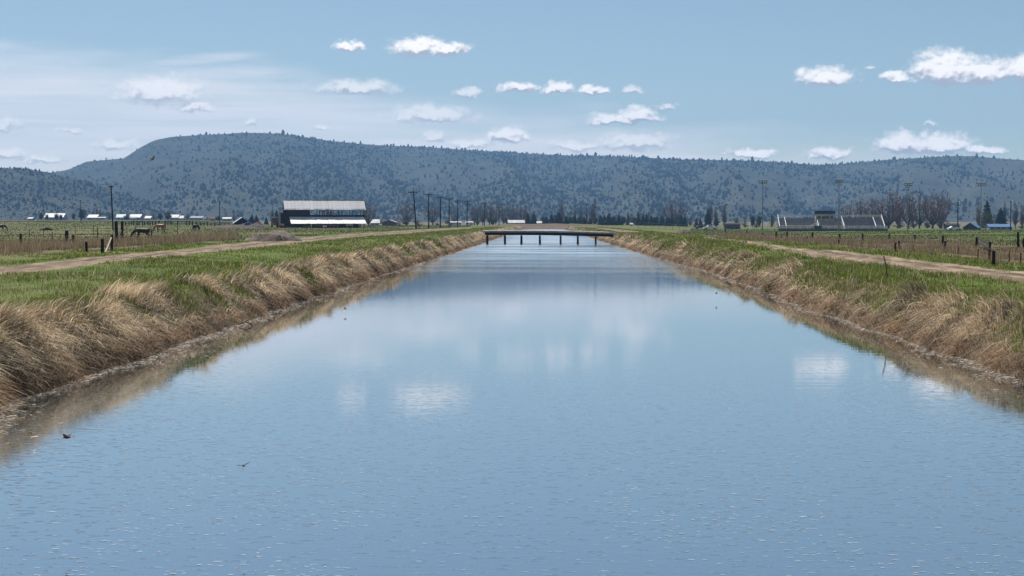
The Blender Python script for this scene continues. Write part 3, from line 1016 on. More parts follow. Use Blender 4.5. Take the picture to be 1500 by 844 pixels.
# green sedge growing out of the water's edge
def clump(px, py, label, rad=0.7, n=420, hh=0.45):
    c = ground_at(px, py)
    rg = np.random.default_rng(int(px))
    a = rg.uniform(0, 2 * math.pi, n); r = rad * np.sqrt(rg.uniform(0, 1, n))
    root = np.stack([np.cos(a) * r, np.sin(a) * r * 1.1, np.zeros(n)], -1)
    xx, yy_ = root[:, 0] + c.x, root[:, 1] + c.y
    root[:, 2] = np.maximum(gh(xx, yy_), 0.0) - c.z
    ok = gh(xx, yy_) > 0.01
    root, a = root[ok], a[ok]
    n = len(root)
    L = rg.uniform(0.3, 1.0, n) * hh
    ob = blades('sedge_clump', label, 'green_grass', root, L, np.full(n, max(0.012, c.y * 0.0003)), np.stack([np.cos(a), np.sin(a)], -1), rg.uniform(0.2, 0.7, n),
                rg.uniform(0, 0.4, n), palette(rg, n, GRN, 0.35) * 0.7, 2)
    ob.location = c
    del ob['kind']
    tag(ob, cat='sedge')


clump(466, 433, 'small green sedge clump at the waterline of the left bank, nearer one')
clump(654, 372, 'green sedge clump at the left waterline not far before the bridge', 1.2, 500, 0.6)
clump(1035, 397, 'broad green sedge clump at the foot of the right bank', 1.6, 900, 0.45)
clump(1131, 419, 'small green sedge clump at the right waterline, nearer the camera', 0.7, 420, 0.4)


# ------------------------------------------------------------------ footbridge
def bridge():
    yb = 216.0
    xa, xb = col_at(708, yb)[0], col_at(901, yb - 3)[0]
    root = thing('footbridge', 'low dark footbridge with pale deck edge crossing the canal', 'bridge', (0, 0, 0))
    ztop = z_of(339.6, yb)
    ztop_r = z_of(342.2, yb - 3)
    L = xb - xa

    def pt(u, v, dz):          # u along 0..1, v across
        return (xa + L * u + v * 0.015, yb - 3 * u + v, ztop + (ztop_r - ztop) * u + 0.10 * math.sin(math.pi * u) + dz)
    n = 40
    dm = MB()
    for i in range(8):
        dm.plate([pt(i / 8, -0.8, -0.102), pt((i + 1) / 8, -0.8, -0.102), pt((i + 1) / 8, 0.8, -0.102), pt(i / 8, 0.8, -0.102)], 0.016)
    dk = dm.build('deck', 'dark_wood', root)
    for i in range(n):          # deck planks lie across, ends show as the pale edge
        u0, u1 = i / n + 0.0006, (i + 1) / n - 0.0006
        j = random.uniform(-0.04, 0.04)
        a, b, c, d = pt(u0, -1.0 + j, 0), pt(u1, -1.0 + j, 0), pt(u1, 1.0 + j, 0), pt(u0, 1.0 + j, 0)
        mb = MB().plate([a, b, c, d], 0.10)
        mb.build('plank', 'pale_wood', dk)
    MB().tube([pt(i / 16, -0.98, 0.10) for i in range(17)], 0.11, 10).build('kerb_log', 'white_paint', root, True)
    for v in (-0.86, 0.0, 0.86):
        mb = MB()
        for i in range(8):
            mb.bar(pt(i / 8 + 0.004 * (i == 0) + 0.012 * (i == 0), v, -0.29), pt((i + 1) / 8 - 0.016 * (i == 7), v, -0.29), 0.20, 0.34)
        mb.build('beam', 'dark_wood', root)
    for px in (714, 740, 764.5, 791.5, 822, 847, 873):
        u = (px - 708) / 193.0
        for v in (-0.82, 0.82):
            x, y, z = pt(u, v, -0.5)
            MB().tube([(x, y, -1.3), (x + random.uniform(-.04, .04), y, 0.2), (x, y, z)], [0.13, 0.125, 0.12], 8).build('pile', 'dark_wood', root)
        x, y, z = pt(u, 0, -0.62)
        MB().box((x, y, z), (0.24, 2.1, 0.2)).build('pile_cap', 'dark_wood', root)


bridge()


# ------------------------------------------------------------------ fences
def post_mesh(h, r, seed, mat='dark_wood'):
    rg = random.Random(seed)
    mb = MB()
    lx, ly = rg.uniform(-0.04, 0.04) * h, rg.uniform(-0.04, 0.04) * h
    mb.tube([(0, 0, -0.4), (lx * .4, ly * .4, h * 0.4), (lx, ly, h * 0.96), (lx, ly, h)], [r * 1.08, r, r * 0.95, r * 0.8], 7)
    return mb.mesh('post', mat)


def post(root, px, top, base, wpx, seed):
    """a post part: photo column, rows of its top and foot, width in photo pixels"""
    p = ground_at(px, base)
    h = max(0.5, z_of(top, p.y) - p.z)
    r = max(0.05, wpx * p.y / F / 2)
    o = link('post', post_mesh(h, r, seed), root)
    o.location = p
    return p, h


def wires(root, ps, fr=(0.3, 0.55, 0.85)):
    for k in fr:
        mb = MB()
        for (p, h), (p2, h2) in zip(ps[:-1], ps[1:]):
            a = Vector((p.x, p.y, p.z + h * k)); b = Vector((p2.x, p2.y, p2.z + h2 * k))
            m = (a + b) / 2 - Vector((0, 0, 0.02))
            mb.tube([a, m, b], 0.006, 3, False)
        mb.build('wire', 'rust', root)


fl = thing('wire_fence', 'old wooden post and wire fence in the weeds by the left track', 'fence')
L1 = [post(fl, *a, i) for i, a in enumerate([(-20, 344, 374, 4), (31, 342.5, 364, 4), (97, 338, 361, 5.4), (108, 344, 364, 4), (127, 354, 370, 4), (150, 350, 372, 5), (163.5, 344, 368, 4.2)])]
wires(fl, [L1[0], L1[1], L1[3], L1[4], L1[5], L1[6]])
pb = L1[6][0]
pa = L1[5][0]
MB().bar((pa.x + 0.15, pa.y, pa.z + 0.1), (pb.x, pb.y, pb.z + 0.75), 0.07).build('brace', 'pale_wood', fl)
gp = thing('gate_posts', 'pair of tall dark gateposts standing above the left fence', 'gatepost')
G1 = [post(gp, 171.3, 324, 361, 5.2, 21), post(gp, 178.5, 324, 358, 4.4, 22)]
MB().bar(G1[0][0] + Vector((0, 0, 0.4)), G1[1][0] + Vector((0, 0, 1.3)), 0.05).build('crossrail', 'dark_wood', gp)
tl = thing('wire_fence', 'thin steel post and wire fence across the left pasture', 'fence')
T1 = []
for i, (px, top, base) in enumerate([(-12, 333, 345), (43, 336, 348), (64, 334, 347), (76.5, 340, 356), (110, 329, 343), (137, 329, 344), (143, 333, 356), (186, 329, 345), (198, 330, 347), (260, 331, 346)]):
    p = ground_at(px, base); h = z_of(top, p.y) - p.z
    o = MB().tube([(0, 0, -0.3), (0, 0, h)], 0.05, 5).build('post', 'weathered_wood', tl); o.location = p
    T1.append((p, h))
wires(tl, [T1[0], T1[1], T1[2], T1[4], T1[5], T1[7], T1[9]])
ff2 = thing('wooden_fence', 'far row of dark fence posts behind the grazing horses', 'fence')
P2 = []
for i, px in enumerate([184, 189, 192.3, 195.6, 200.7, 203.8, 208.7, 212.2, 216.8, 220, 223.5, 228, 233, 242, 246, 250.5, 260, 273.5, 277.5, 282, 288, 294, 299, 304, 309, 315, 322, 329, 336]):
    d = 455.0
    x, _ = col_at(px, d)
    z = ghf(x, d)
    h = (1.35 if px < 280 else 0.95) * random.uniform(0.9, 1.12)
    o = link('post', post_mesh(h, 0.17, 40 + i), ff2); o.location = (x, d, z)
    P2.append((Vector((x, d, z)), h))
for k in (0.45, 0.8):
    mb = MB()
    for (p, h), (p2, h2) in zip(P2[:-1], P2[1:]):
        mb.bar(p + Vector((0, -.15, h * k)), p2 + Vector((0, -.15, h2 * k)), 0.03, 0.10)
    mb.build('rail', 'weathered_wood', ff2)
fr_ = thing('wire_fence', 'dark wooden post and wire fence along the far edge of the weeds at right', 'fence')
PR = [post(fr_, *a, 60 + i) for i, a in enumerate([(1062.6, 336, 341, 2), (1094, 336.5, 342, 2), (1117, 341, 346, 2.6), (1137, 339.5, 348.5, 3), (1153, 339.5, 347, 2.6), (1190, 340.5, 350, 3), (1230, 342.5, 351, 3),
                                                   (1263.5, 342.6, 352, 3), (1302.6, 342.5, 353, 3), (1340, 343.7, 355, 3), (1380.6, 345, 359, 3.6), (1430.7, 347.5, 361, 3.8)])]
wires(fr_, PR)
MB().bar(PR[3][0] + Vector((0, 0, 0.55)), PR[4][0] + Vector((0, 0, 0.45)), 0.1).build('rail', 'dark_wood', fr_)
fn_ = thing('wire_fence', 'short dark wooden fence posts among the brown weeds nearest the right track', 'fence')
PN = [post(fn_, *a, 80 + i) for i, a in enumerate([(1144, 345, 351, 2.4), (1182, 347, 353, 2.4), (1229, 351, 359, 3), (1249, 353.5, 360, 2.6), (1311.5, 357.5, 369, 3.2), (1317, 353, 366, 3.6), (1384, 353, 370, 3.8), (1449.5, 367.5, 382, 4), (1455.3, 367, 387, 5)])]
wires(fn_, [PN[0], PN[1], PN[2], PN[4], PN[6], PN[8]])
br = thing('fence_brace', 'leaning wooden fence brace with two slanted rails in the weeds at right', 'fence')
B1 = post(br, 1449.5, 354, 371, 4.2, 95)
B0p = PR[-1]
for k in (0.45, 0.85):
    a = B0p[0] + Vector((0.1, -0.25, B0p[1] * k)); b = B1[0] + Vector((0, 0, B1[1] * (k - 0.05)))
    MB().bar(a, b, 0.13).build('rail', 'dark_wood', br)
ge = thing('gate_posts', 'two tall dark posts at the far right edge of the field', 'gatepost')
post(ge, 1491.5, 340, 362, 4.2, 97); post(ge, 1499.5, 349, 362, 3.6, 98)
for i, (px, top, base) in enumerate([(1403, 362, 374), (1432, 365, 380), (1478, 368, 384), (1494.5, 370, 388)]):
    p = ground_at(px, base)
    o = MB().tube([(0, 0, -0.3), (0.02, 0, z_of(top, p.y) - p.z)], 0.035, 5).build('steel_post', 'rust')
    o.location = p
    tag(o, 'thin steel fence post among the weeds at right, %s from the left' % ['first', 'second', 'third', 'fourth'][i], 'post', 'thin steel posts at right')
# stake on the right bank
p = ground_at(1302, 413)
MB().tube([(0, 0, -0.3), (-0.10, 0, 0.55), (-0.17, 0.02, z_of(375, p.y) - p.z)], [0.022, 0.02, 0.02], 6).build('stake', 'rust')
s_ = bpy.data.objects['stake']; s_.location = p
tag(s_, 'thin leaning metal stake on top of the right bank', 'stake')
# stick in the water
mb = MB(); mb.tube([(0, 0, 0.02), (0.22, -0.02, 0.10), (0.36, -0.03, 0.04), (0.5, -0.12, -0.08)], [0.012, 0.016, 0.014, 0.008], 6)
mb.tube([(0.22, -0.02, 0.10), (0.30, 0.03, 0.16)], [0.01, 0.005], 5)
o = mb.build('stick', 'weathered_wood'); p = ground_at(349, 487); o.location = (p.x, p.y, 0.02)
tag(o, 'bent stick poking out of the water beside the left bank', 'stick')


# ------------------------------------------------------------------ utility poles
def utility_pole(label, px, top, d, tilt=0.0, arms=1, armw=2.4, lamp=False, r=0.16):
    x, y = col_at(px, d)
    z = ghf(x, y)
    h = z_of(top, d) - z
    root = thing('utility_pole', label, 'utility pole', (x, y, z), 0, 'utility poles')
    root.rotation_euler = (0, tilt, 0)
    MB().tube([(0, 0, -1), (0, 0, h * 0.5), (0, 0, h)], [r * 1.15, r, r * 0.75], 8).build('pole', 'dark_wood', root)
    for k in range(arms):
        zz = h - 0.35 - k * 1.0
        ar = MB().box((0, -r - 0.06, zz), (armw, 0.12, 0.17)).build('crossarm', 'dark_wood', root)
        for xx in (-0.46, -0.28, 0.28, 0.46):
            MB().tube([(xx * armw, -r - 0.06, zz + 0.085), (xx * armw, -r - 0.06, zz + 0.28)], [0.07, 0.05], 6).build('insulator', 'grey_wall', ar)
        MB().bar((0, -r - 0.06, zz - 0.8), (armw * 0.3, -r - 0.06, zz - 0.08), 0.07).build('brace', 'dark_wood', root)
        MB().bar((0, -r - 0.06, zz - 0.8), (-armw * 0.3, -r - 0.06, zz - 0.08), 0.07).build('brace', 'dark_wood', root)
    if lamp:
        MB().tube([(0, 0, h - 0.1), (-0.5, 0, h + 0.15), (-0.95, 0, h + 0.1)], [0.05, 0.05, 0.16], 6).build('lamp', 'white_paint', root)
    return root


names = ['first', 'second', 'third', 'fourth', 'fifth', 'sixth', 'seventh', 'eighth']
for i, (px, top, d, tl_, am, lp) in enumerate([(609.5, 279.5, 372, -0.065, 1, True), (628, 283, 410, 0.0, 1, False), (645, 288, 450, 0.01, 1, False), (657.8, 290, 490, 0.008, 1, False), (670.5, 293, 530, -0.006, 1, False),
                                               (684, 294, 560, 0.015, 2, False), (709.5, 297, 620, 0.0, 1, False), (731, 299, 660, -0.005, 2, False)]):
    lab = ('leaning utility pole with a lamp, first of the row beyond the barn' if i == 0 else 'dark utility pole, %s of the row from the barn to the bridge' % names[i])
    utility_pole(lab, px, top, d, tl_, am, 2.5, lp)
utility_pole('tall slightly leaning utility pole behind the left gateposts', 165.5, 271, 330, -0.035, 1, 1.1)
utility_pole('far utility pole rising from a round dark tree at left', 118.5, 293, 640, 0.0, 1, 1.0)
utility_pole('far utility pole beside the small dark shed', 321.8, 293.5, 600, 0.0, 1, 1.4)


# ------------------------------------------------------------------ barn
def barn():
    d = 480.0
    k = d / F
    x0, _ = col_at(417, d); x1, _ = col_at(532, d)
    xc = (x0 + x1) / 2
    z0 = ghf(xc, d)
    root = thing('barn', 'old open hay barn with grey metal roof and white lean-to roof', 'barn', (xc, d, z0), R(14.0))
    Lh = (x1 - x0) / 2
    W = 4.2
    rz = z_of(293, d) - z0
    ez = z_of(307.5, d) - z0 + 0.25
    # upper roof: metal sheets
    ns = 22
    rf = MB().bar((-Lh - 0.3, 0, rz + 0.03), (Lh + 0.3, 0, rz + 0.03), 0.35, 0.10).build('roof', 'roof_metal', root)
    for i in range(ns):
        a0 = -Lh - 0.3 + (2 * Lh + 0.6) * i / ns + 0.02; a1 = -Lh - 0.3 + (2 * Lh + 0.6) * (i + 1) / ns - 0.02
        dz = random.uniform(-0.025, 0.025); ex = random.uniform(-0.12, 0.05)
        for sgn in (-1, 1):
            y1, ze = sgn * (W + 0.5 + ex), ez - 0.25
            qd = [(a0, y1, ze + dz), (a1, y1, ze + dz), (a1, 0, rz + dz), (a0, 0, rz + dz)]
            if sgn > 0:
                qd = qd[::-1]
            o = MB().plate(qd, 0.05).build('roof_sheet', 'roof_metal', rf)
            rb = MB().bar(((a0 + a1) / 2, y1, ze + dz + 0.04), ((a0 + a1) / 2, 0, rz + dz + 0.04), 0.06, 0.05)
            rb.build('seam', 'roof_metal', root)
    # lean-to roof
    lz0 = z_of(318.5, d - 5) - z0; lz1 = z_of(327.6, d - 10) - z0
    yl0, yl1 = -W - 0.25, -W - 6.0
    lt = MB().bar((-Lh + 1.2, yl0, lz0 + 0.05), (Lh - 0.3, yl0, lz0 + 0.05), 0.25, 0.12).build('lean_to_roof', 'bright_metal', root)
    ns = 20
    for i in range(ns):
        a0 = -Lh + 1.2 + (2 * Lh - 1.5) * i / ns + 0.015; a1 = -Lh + 1.2 + (2 * Lh - 1.5) * (i + 1) / ns - 0.015
        ex = random.uniform(-0.25, 0.1); dz = random.uniform(-0.03, 0.03)
        MB().plate([(a0, yl1 + ex, lz1 + dz), (a1, yl1 + ex, lz1 + dz), (a1, yl0, lz0 + dz), (a0, yl0, lz0 + dz)], 0.04).build('roof_sheet', 'bright_metal', lt)
    # frame
    for i in range(8):
        x = -Lh + 0.3 + (2 * Lh - 0.6) * i / 7
        for y in (-W, W):
            MB().box((x, y, (ez - 0.15) / 2 - 0.2), (0.22, 0.22, ez - 0.15 + 0.4)).build('post', 'dark_wood', root)
        if i in (1, 3, 4, 6):
            x2 = x + 0.9
            MB().box((x2, -W, (lz0 + ez) / 2), (0.13, 0.13, ez - lz0 - 0.2)).build('stud', 'dark_wood', root)
        MB().box((x + 1.2, yl1 + 0.6, (lz1) / 2 - 0.25), (0.22, 0.22, lz1 + 0.3)).build('post', 'dark_wood', root)
    for y in (-W, W):
        MB().box((0, y, ez - 0.12), (2 * Lh, 0.26, 0.3)).build('top_plate', 'dark_wood', root)
    MB().box((0, -W - 0.02, lz0 + 0.35), (2 * Lh, 0.2, 0.75)).build('girt', 'dark_wood', root)
    MB().box((0.5, yl1 + 0.55, lz1 - 0.12), (2 * Lh - 1.8, 0.18, 0.24)).build('lean_to_beam', 'dark_wood', root)
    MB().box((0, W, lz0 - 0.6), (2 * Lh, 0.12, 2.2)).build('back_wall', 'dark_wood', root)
    # left gable end of boards
    gw = MB().bar((-Lh, -W, 0.1), (-Lh, W, 0.1), 0.1, 0.2).build('gable_wall', 'dark_wood', root)
    nb = 24
    for i in range(nb):
        y0_, y1_ = -W + 2 * W * i / nb + 0.015, -W + 2 * W * (i + 1) / nb - 0.015
        ym = (y0_ + y1_) / 2
        top = ez - 0.2 + (rz - ez) * (1 - abs(ym) / W)
        MB().box((-Lh - 0.02, ym, top / 2 - 0.1), (0.06, y1_ - y0_, top)).build('board', 'dark_wood', gw)
    # left end wing of the gable (small pent roof) and hay stacked at the left
    MB().plate([(-Lh - 1.5, -W - 0.3, ez - 1.0), (-Lh - 0.1, -W - 0.3, ez - 0.1), (-Lh - 0.1, W, ez - 0.1), (-Lh - 1.5, W, ez - 1.0)], 0.08).build('pent_roof', 'dark_wood', root)
    MB().box((-Lh - 0.8, 0, (ez - 1.2) / 2), (1.3, 2 * W - 0.4, ez - 1.2)).build('side_shed', 'dark_wood', root)
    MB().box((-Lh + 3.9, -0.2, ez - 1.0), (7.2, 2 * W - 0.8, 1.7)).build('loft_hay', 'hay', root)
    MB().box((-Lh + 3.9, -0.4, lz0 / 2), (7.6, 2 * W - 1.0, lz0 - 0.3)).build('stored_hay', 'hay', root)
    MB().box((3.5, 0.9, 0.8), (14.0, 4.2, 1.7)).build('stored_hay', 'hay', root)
    return root, xc, d, z0


broot, bxc, bd, bz0 = barn()
# clutter under the lean-to
for i, (px, w, h, m, lab) in enumerate([(467, 2.3, 1.1, 'rust', 'rusty feed bunk under the left half of the barn lean-to'), (476, 1.0, 0.75, 'white_paint', 'small white trough under the barn lean-to'),
                                        (489, 3.0, 1.0, 'rust', 'low rusty feeder under the middle of the barn lean-to'), (512, 2.0, 1.3, 'tan_wall', 'tan feed bin under the right end of the barn lean-to')]):
    d = 468.5
    x, y = col_at(px, d); z = ghf(x, y)
    r0 = thing('feed_trough', lab, 'trough', (x, y, z))
    t_ = 0.07
    MB().box((0, 0, h * 0.55), (w, 0.9, t_)).build('floor', m, r0)
    for s in (-1, 1):
        MB().box((0, s * 0.45, h * 0.75), (w, t_, h * 0.5)).build('side', m, r0)
        MB().box((s * (w / 2 + t_ / 2 + 0.002), 0, h * 0.75), (t_, 0.94, h * 0.5)).build('end', m, r0)
        for s2 in (-1, 1):
            MB().box((s * w * 0.42, s2 * 0.38, h * 0.25), (0.12, 0.12, h * 0.54)).build('leg', m, r0)


# ------------------------------------------------------------------ gabled buildings
def house(name, label, cat, px, base_d, wpx, hpx, wall, roof, rz=0.0, depth=7.0, roofk=0.45, along=True, group=None, windows=2, overhang=0.4, sink=0.0):
    """ridge along x (roof slope faces the camera) or along y (gable faces the camera)"""
    x, y = col_at(px, base_d)
    z = ghf(x, y) - sink
    w = wpx * base_d / F
    h = hpx * base_d / F
    root = thing(name, label, cat, (x, y, z), rz, group)
    ew = h * (1 - roofk)
    hw, hd = w / 2, depth / 2
    mb = MB()
    if along:
        prof_ = [(-hd, 0), (hd, 0), (hd, ew), (0, h - 0.12), (-hd, ew)]
        vs = [(sx * hw, a, b) for sx in (-1, 1) for a, b in prof_]
    else:
        prof_ = [(-hw, 0), (hw, 0), (hw, ew), (0, h - 0.12), (-hw, ew)]
        vs = [(a, sy * hd, b) for sy in (-1, 1) for a, b in prof_]
    n = 5
    mb.add(vs, [tuple(range(n)), tuple(range(2 * n - 1, n - 1, -1))] + [(i, i + n, (i + 1) % n + n, (i + 1) % n) for i in range(n)])
    mb.build('wall', wall, root)
    o = overhang
    rf = MB()
    for s in (-1, 1):
        if along:
            dz = (h - ew) / hd * o
            qd = [(-hw - o, s * (hd + o), ew - dz), (hw + o, s * (hd + o), ew - dz), (hw + o, 0, h), (-hw - o, 0, h)]
        else:
            dz = (h - ew) / hw * o
            qd = [(s * (hw + o), hd + o, ew - dz), (s * (hw + o), -hd - o, ew - dz), (0, -hd - o, h), (0, hd + o, h)]
        if (s > 0) == along:
            qd = qd[::-1]
        rf.plate(qd, -0.10)
    rf.build('roof', roof, root)
    for i in range(windows):
        xx = -hw + (i + 0.5) * 2 * hw / windows
        wn = MB().box((xx, -hd - 0.03, ew * 0.55), (min(1.4, w * 0.16), 0.06, min(1.3, ew * 0.45))).build('window', 'window_dark', root)
    return root


HG = 'distant farm buildings on the left'
house('farm_building', 'long white-roofed building between dark round trees at far left', 'building', 82, 1120, 27, 10, 'grey_wall', 'pale_roof', 0.05, 12, 0.55, group=HG, windows=4)
house('house', 'white-roofed house left of the tall leaning utility pole', 'house', 138, 1150, 14, 8, 'grey_wall', 'pale_roof', -0.1, 9, 0.5, group=HG)
house('mobile_home', 'long low white mobile home in front of the left houses', 'mobile home', 146.5, 1000, 17, 4.6, 'white_paint', 'white_paint', 0.0, 4, 0.15, group=HG, windows=5)
house('house', 'teal-walled house with white roof just right of the leaning pole', 'house', 178, 1180, 12, 8.5, 'teal_wall', 'pale_roof', 0.1, 8, 0.5, group=HG)
house('house', 'white-roofed house above the far end of the left fence', 'house', 200, 1120, 16, 8.5, 'grey_wall', 'pale_roof', -0.05, 9, 0.5, group=HG, windows=3)
house('house', 'small white-walled house beside the far fence posts', 'house', 195, 1010, 8, 5, 'pale_roof', 'grey_wall', 0.2, 6, 0.35, group=HG)
house('house', 'small white-roofed house behind the brown horse', 'house', 218, 1170, 8, 6, 'grey_wall', 'pale_roof', 0.0, 7, 0.5, group=HG)
house('house', 'white-roofed house right of the two dark trees behind the pasture', 'house', 256, 1130, 12, 8, 'grey_wall', 'pale_roof', 0.1, 8, 0.5, group=HG)
house('shed', 'tiny white shed behind the dark grazing animal', 'shed', 267, 1100, 5, 6.5, 'grey_wall', 'pale_roof', 0.0, 5, 0.5, group=HG, windows=1)
house('house', 'pale grey house left of the far utility pole', 'house', 290, 1150, 18, 6, 'grey_wall', 'grey_wall', -0.1, 9, 0.4, group=HG, windows=3)
house('house', 'small white-fronted house between pasture and shed', 'house', 302, 1080, 7, 6, 'pale_roof', 'grey_wall', 0.3, 6, 0.45, along=False, group=HG, windows=1)
house('house', 'tan house with dull roof left of the small dark shed', 'house', 312, 1090, 7, 6, 'tan_wall', 'rust', 0.0, 6, 0.45, group=HG)
house('house', 'grey house with white roof right behind the far pole', 'house', 333, 1150, 12, 6, 'grey_wall', 'pale_roof', 0.1, 8, 0.35, group=HG)
house('house', 'white-roofed cottage on the field edge at the extreme left', 'house', 46, 1050, 6, 4, 'tan_wall', 'pale_roof', 0.0, 6, 0.4, group=HG, windows=1)
HM = 'distant buildings behind the barn and poles'
house('house', 'white-roofed house just right of the barn', 'house', 549, 820, 12, 9, 'grey_wall', 'pale_roof', 0.15, 8, 0.55, group=HM)
house('house', 'dark red house with pale roof between barn and utility poles', 'house', 571, 830, 20, 8.5, 'red_wall', 'pale_roof', 0.0, 9, 0.4, along=False, group=HM)
house('trailer', 'long white trailer behind the fourth and fifth utility poles', 'trailer', 668, 840, 15, 5.5, 'white_paint', 'white_paint', 0.0, 4, 0.15, group=HM, windows=4)
house('trailer', 'short white trailer right of the sixth utility pole', 'trailer', 688, 840, 10, 5.5, 'white_paint', 'white_paint', 0.0, 4, 0.15, group=HM, windows=2)
house('farm_building', 'long low building with bluish white roof left of the bridge trees', 'building', 756, 880, 24, 7.5, 'grey_wall', 'pale_roof', 0.0, 8, 0.5, group=HM, windows=5)
house('shed', 'small white shed between the evergreens above the bridge', 'shed', 790, 860, 6, 6, 'pale_roof', 'pale_roof', 0.0, 4, 0.4, group=HM, windows=1)
house('shed', 'tiny white hut in front of the grey round bush', 'shed', 925, 720, 2.6, 4.5, 'pale_roof', 'pale_roof', 0.0, 1.2, 0.3, group=HM, windows=1)
HR = 'sheds at the right end of the field'
house('shed', 'gabled shed with light blue roof near the right light pole', 'shed', 1424, 600, 20, 11, 'weathered_wood', 'blue_roof', R(-28), 6, 0.6, group=HR, along=False, windows=1, sink=0.1)
house('long_shed', 'long low shed with pale blue roof at far right', 'shed', 1463, 600, 33, 8, 'grey_wall', 'blue_roof', 0.0, 6, 0.45, group=HR, windows=4)
house('shed', 'low dark shed behind the white car at right', 'shed', 1394, 640, 18, 8, 'dark_wood', 'dark_wood', 0.0, 5, 0.3, group=HR, windows=2)
house('shed', 'long low dark shed behind the white pickup', 'shed', 1072, 640, 22, 9, 'weathered_wood', 'dark_wood', 0.0, 5, 0.2, group=HR, windows=3)

# the small dark shed with the tarp
sh = house('shed', 'small black gabled shed with pale roof edge in the left pasture', 'shed', 354, 440, 23.5, 14.5, 'dark_wood', 'roof_metal', R(14), 6.5, 0.55, along=False, windows=0, overhang=0.25)
x, y = col_at(363, 434)
tp = MB()
for i in range(7):
    for j in range(5):
        tp.v.append((-1.05 + 2.1 * i / 6, -0.8 + 1.6 * j / 4, 1.0 + 0.45 * math.cos((i - 3) / 3 * 1.2) * math.cos((j - 2) / 2 * 1.1) + random.uniform(-.05, .05) - (0.9 if i in (0, 6) or j in (0, 4) else 0)))
for i in range(6):
    for j in range(4):
        a = i * 5 + j
        tp.f.append((a, a + 5, a + 6, a + 1))
o = tp.build('tarp_covered_load', 'blue_tarp'); o.location = (x, y, ghf(x, y) + 0.02)
tag(o, 'dark blue tarp draped over a load beside the small black shed', 'tarp')


# ------------------------------------------------------------------ tractor, oddments, vehicles
def tractor():
    d = 452.0
    x, y = col_at(402.5, d); z = ghf(x, y)
    root = thing('tractor', 'dark green cabbed tractor with red body left of the barn', 'tractor', (x, y, z), R(12))
    MB().box((0, 0.6, 1.15), (0.85, 3.0, 0.8)).build('body', 'machine_red', root)
    cb = MB().box((0, 0, 2.25), (1.45, 1.5, 1.5)).build('cab', 'cab_green', root)
    MB().box((0, -0.76, 2.35), (1.2, 0.04, 1.0)).build('window', 'window_dark', cb)
    MB().box((0, 0, 3.08), (1.65, 1.7, 0.14)).build('roof', 'white_paint', root)
    for sx in (-1, 1):
        w = MB().tube([(sx * 0.62, 0, 0.8), (sx * 1.02, 0, 0.8)], [0.8, 0.8], 18).build('wheel', 'rubber', root)
        MB().tube([(sx * 1.0, 0, 0.8), (sx * 1.06, 0, 0.8)], [0.42, 0.36], 12).build('rim', 'machine_red', w)
        MB().box((sx * 0.82, 0, 1.68), (0.5, 1.3, 0.1)).build('fender', 'machine_red', root)
        w = MB().tube([(sx * 0.5, 2.0, 0.45), (sx * 0.8, 2.0, 0.45)], [0.45, 0.45], 14).build('wheel', 'rubber', root)


tractor()
x, y = col_at(412, 455)
hp = thing('garden_trailer', 'small orange and white trailer between tractor and barn', 'trailer', (x, y, ghf(x, y)))
MB().box((0, 0, 0.75), (1.5, 1.0, 0.5)).build('body', 'machine_orange', hp)
MB().box((0.1, 0, 1.14), (1.1, 0.9, 0.26)).build('cover', 'white_paint', hp)
for s in (-1, 1):
    MB().tube([(0, s * 0.52, 0.3), (0, s * 0.66, 0.3)], 0.3, 12).build('wheel', 'rubber', hp)
MB().bar((0.75, 0, 0.55), (1.5, 0, 0.4), 0.08).build('drawbar', 'rust', hp)


def car(label, px, d, rz, pickup=False, mat='white_paint'):
    x, y = col_at(px, d); z = ghf(x, y)
    root = thing('pickup_truck' if pickup else 'car', label, 'pickup' if pickup else 'car', (x, y, z), rz)
    if pickup:
        side = [(-2.7, .45), (2.7, .45), (2.7, .95), (1.5, 1.12), (0.9, 1.75), (-0.4, 1.78), (-0.6, 1.12), (-2.7, 1.1)]
    else:
        side = [(-2.2, .40), (2.2, .40), (2.25, .75), (1.2, .95), (0.5, 1.42), (-1.0, 1.45), (-1.7, 1.0), (-2.2, .95)]
    n = len(side)
    ins = [1.0 if b < 1.3 else 0.78 for _, b in side]
    vs = [(a, s * 0.88 * k, b) for s in (-1, 1) for (a, b), k in zip(side, ins)]
    MB().add(vs, [tuple(range(n)), tuple(range(2 * n - 1, n - 1, -1))] + [(i + n, i, (i + 1) % n, (i + 1) % n + n)[::-1] for i in range(n)]).build('body', mat, root)
    wz, wa, wb = (1.45, 0.75, -0.3) if pickup else (1.2, 0.35, -1.0)
    for s in (-1, 1):
        MB().box(((wa + wb) / 2, s * 0.795, wz), (wa - wb, 0.06, 0.34)).build('window', 'window_dark', root)
        for a in (-1.55, 1.5):
            w = MB().tube([(a, s * 0.72, 0.35), (a, s * 0.92, 0.35)], 0.35, 14).build('wheel', 'rubber', root)
            MB().tube([(a, s * 0.92, 0.35), (a, s * 0.935, 0.35)], 0.19, 10).build('rim', 'galvanised', w)
        MB().box((2.24 + (0.45 if pickup else 0), s * 0.6, 0.72), (0.05, 0.3, 0.15)).build('headlight', 'white_paint', root)


car('white pickup truck parked left of the first stadium light pole', 1041, 560, R(185), True)
car('white car parked in front of the dark shed at right', 1398, 520, R(10))
car('dark car parked left of the white pickup truck', 1027, 580, R(5), False, 'window_dark')


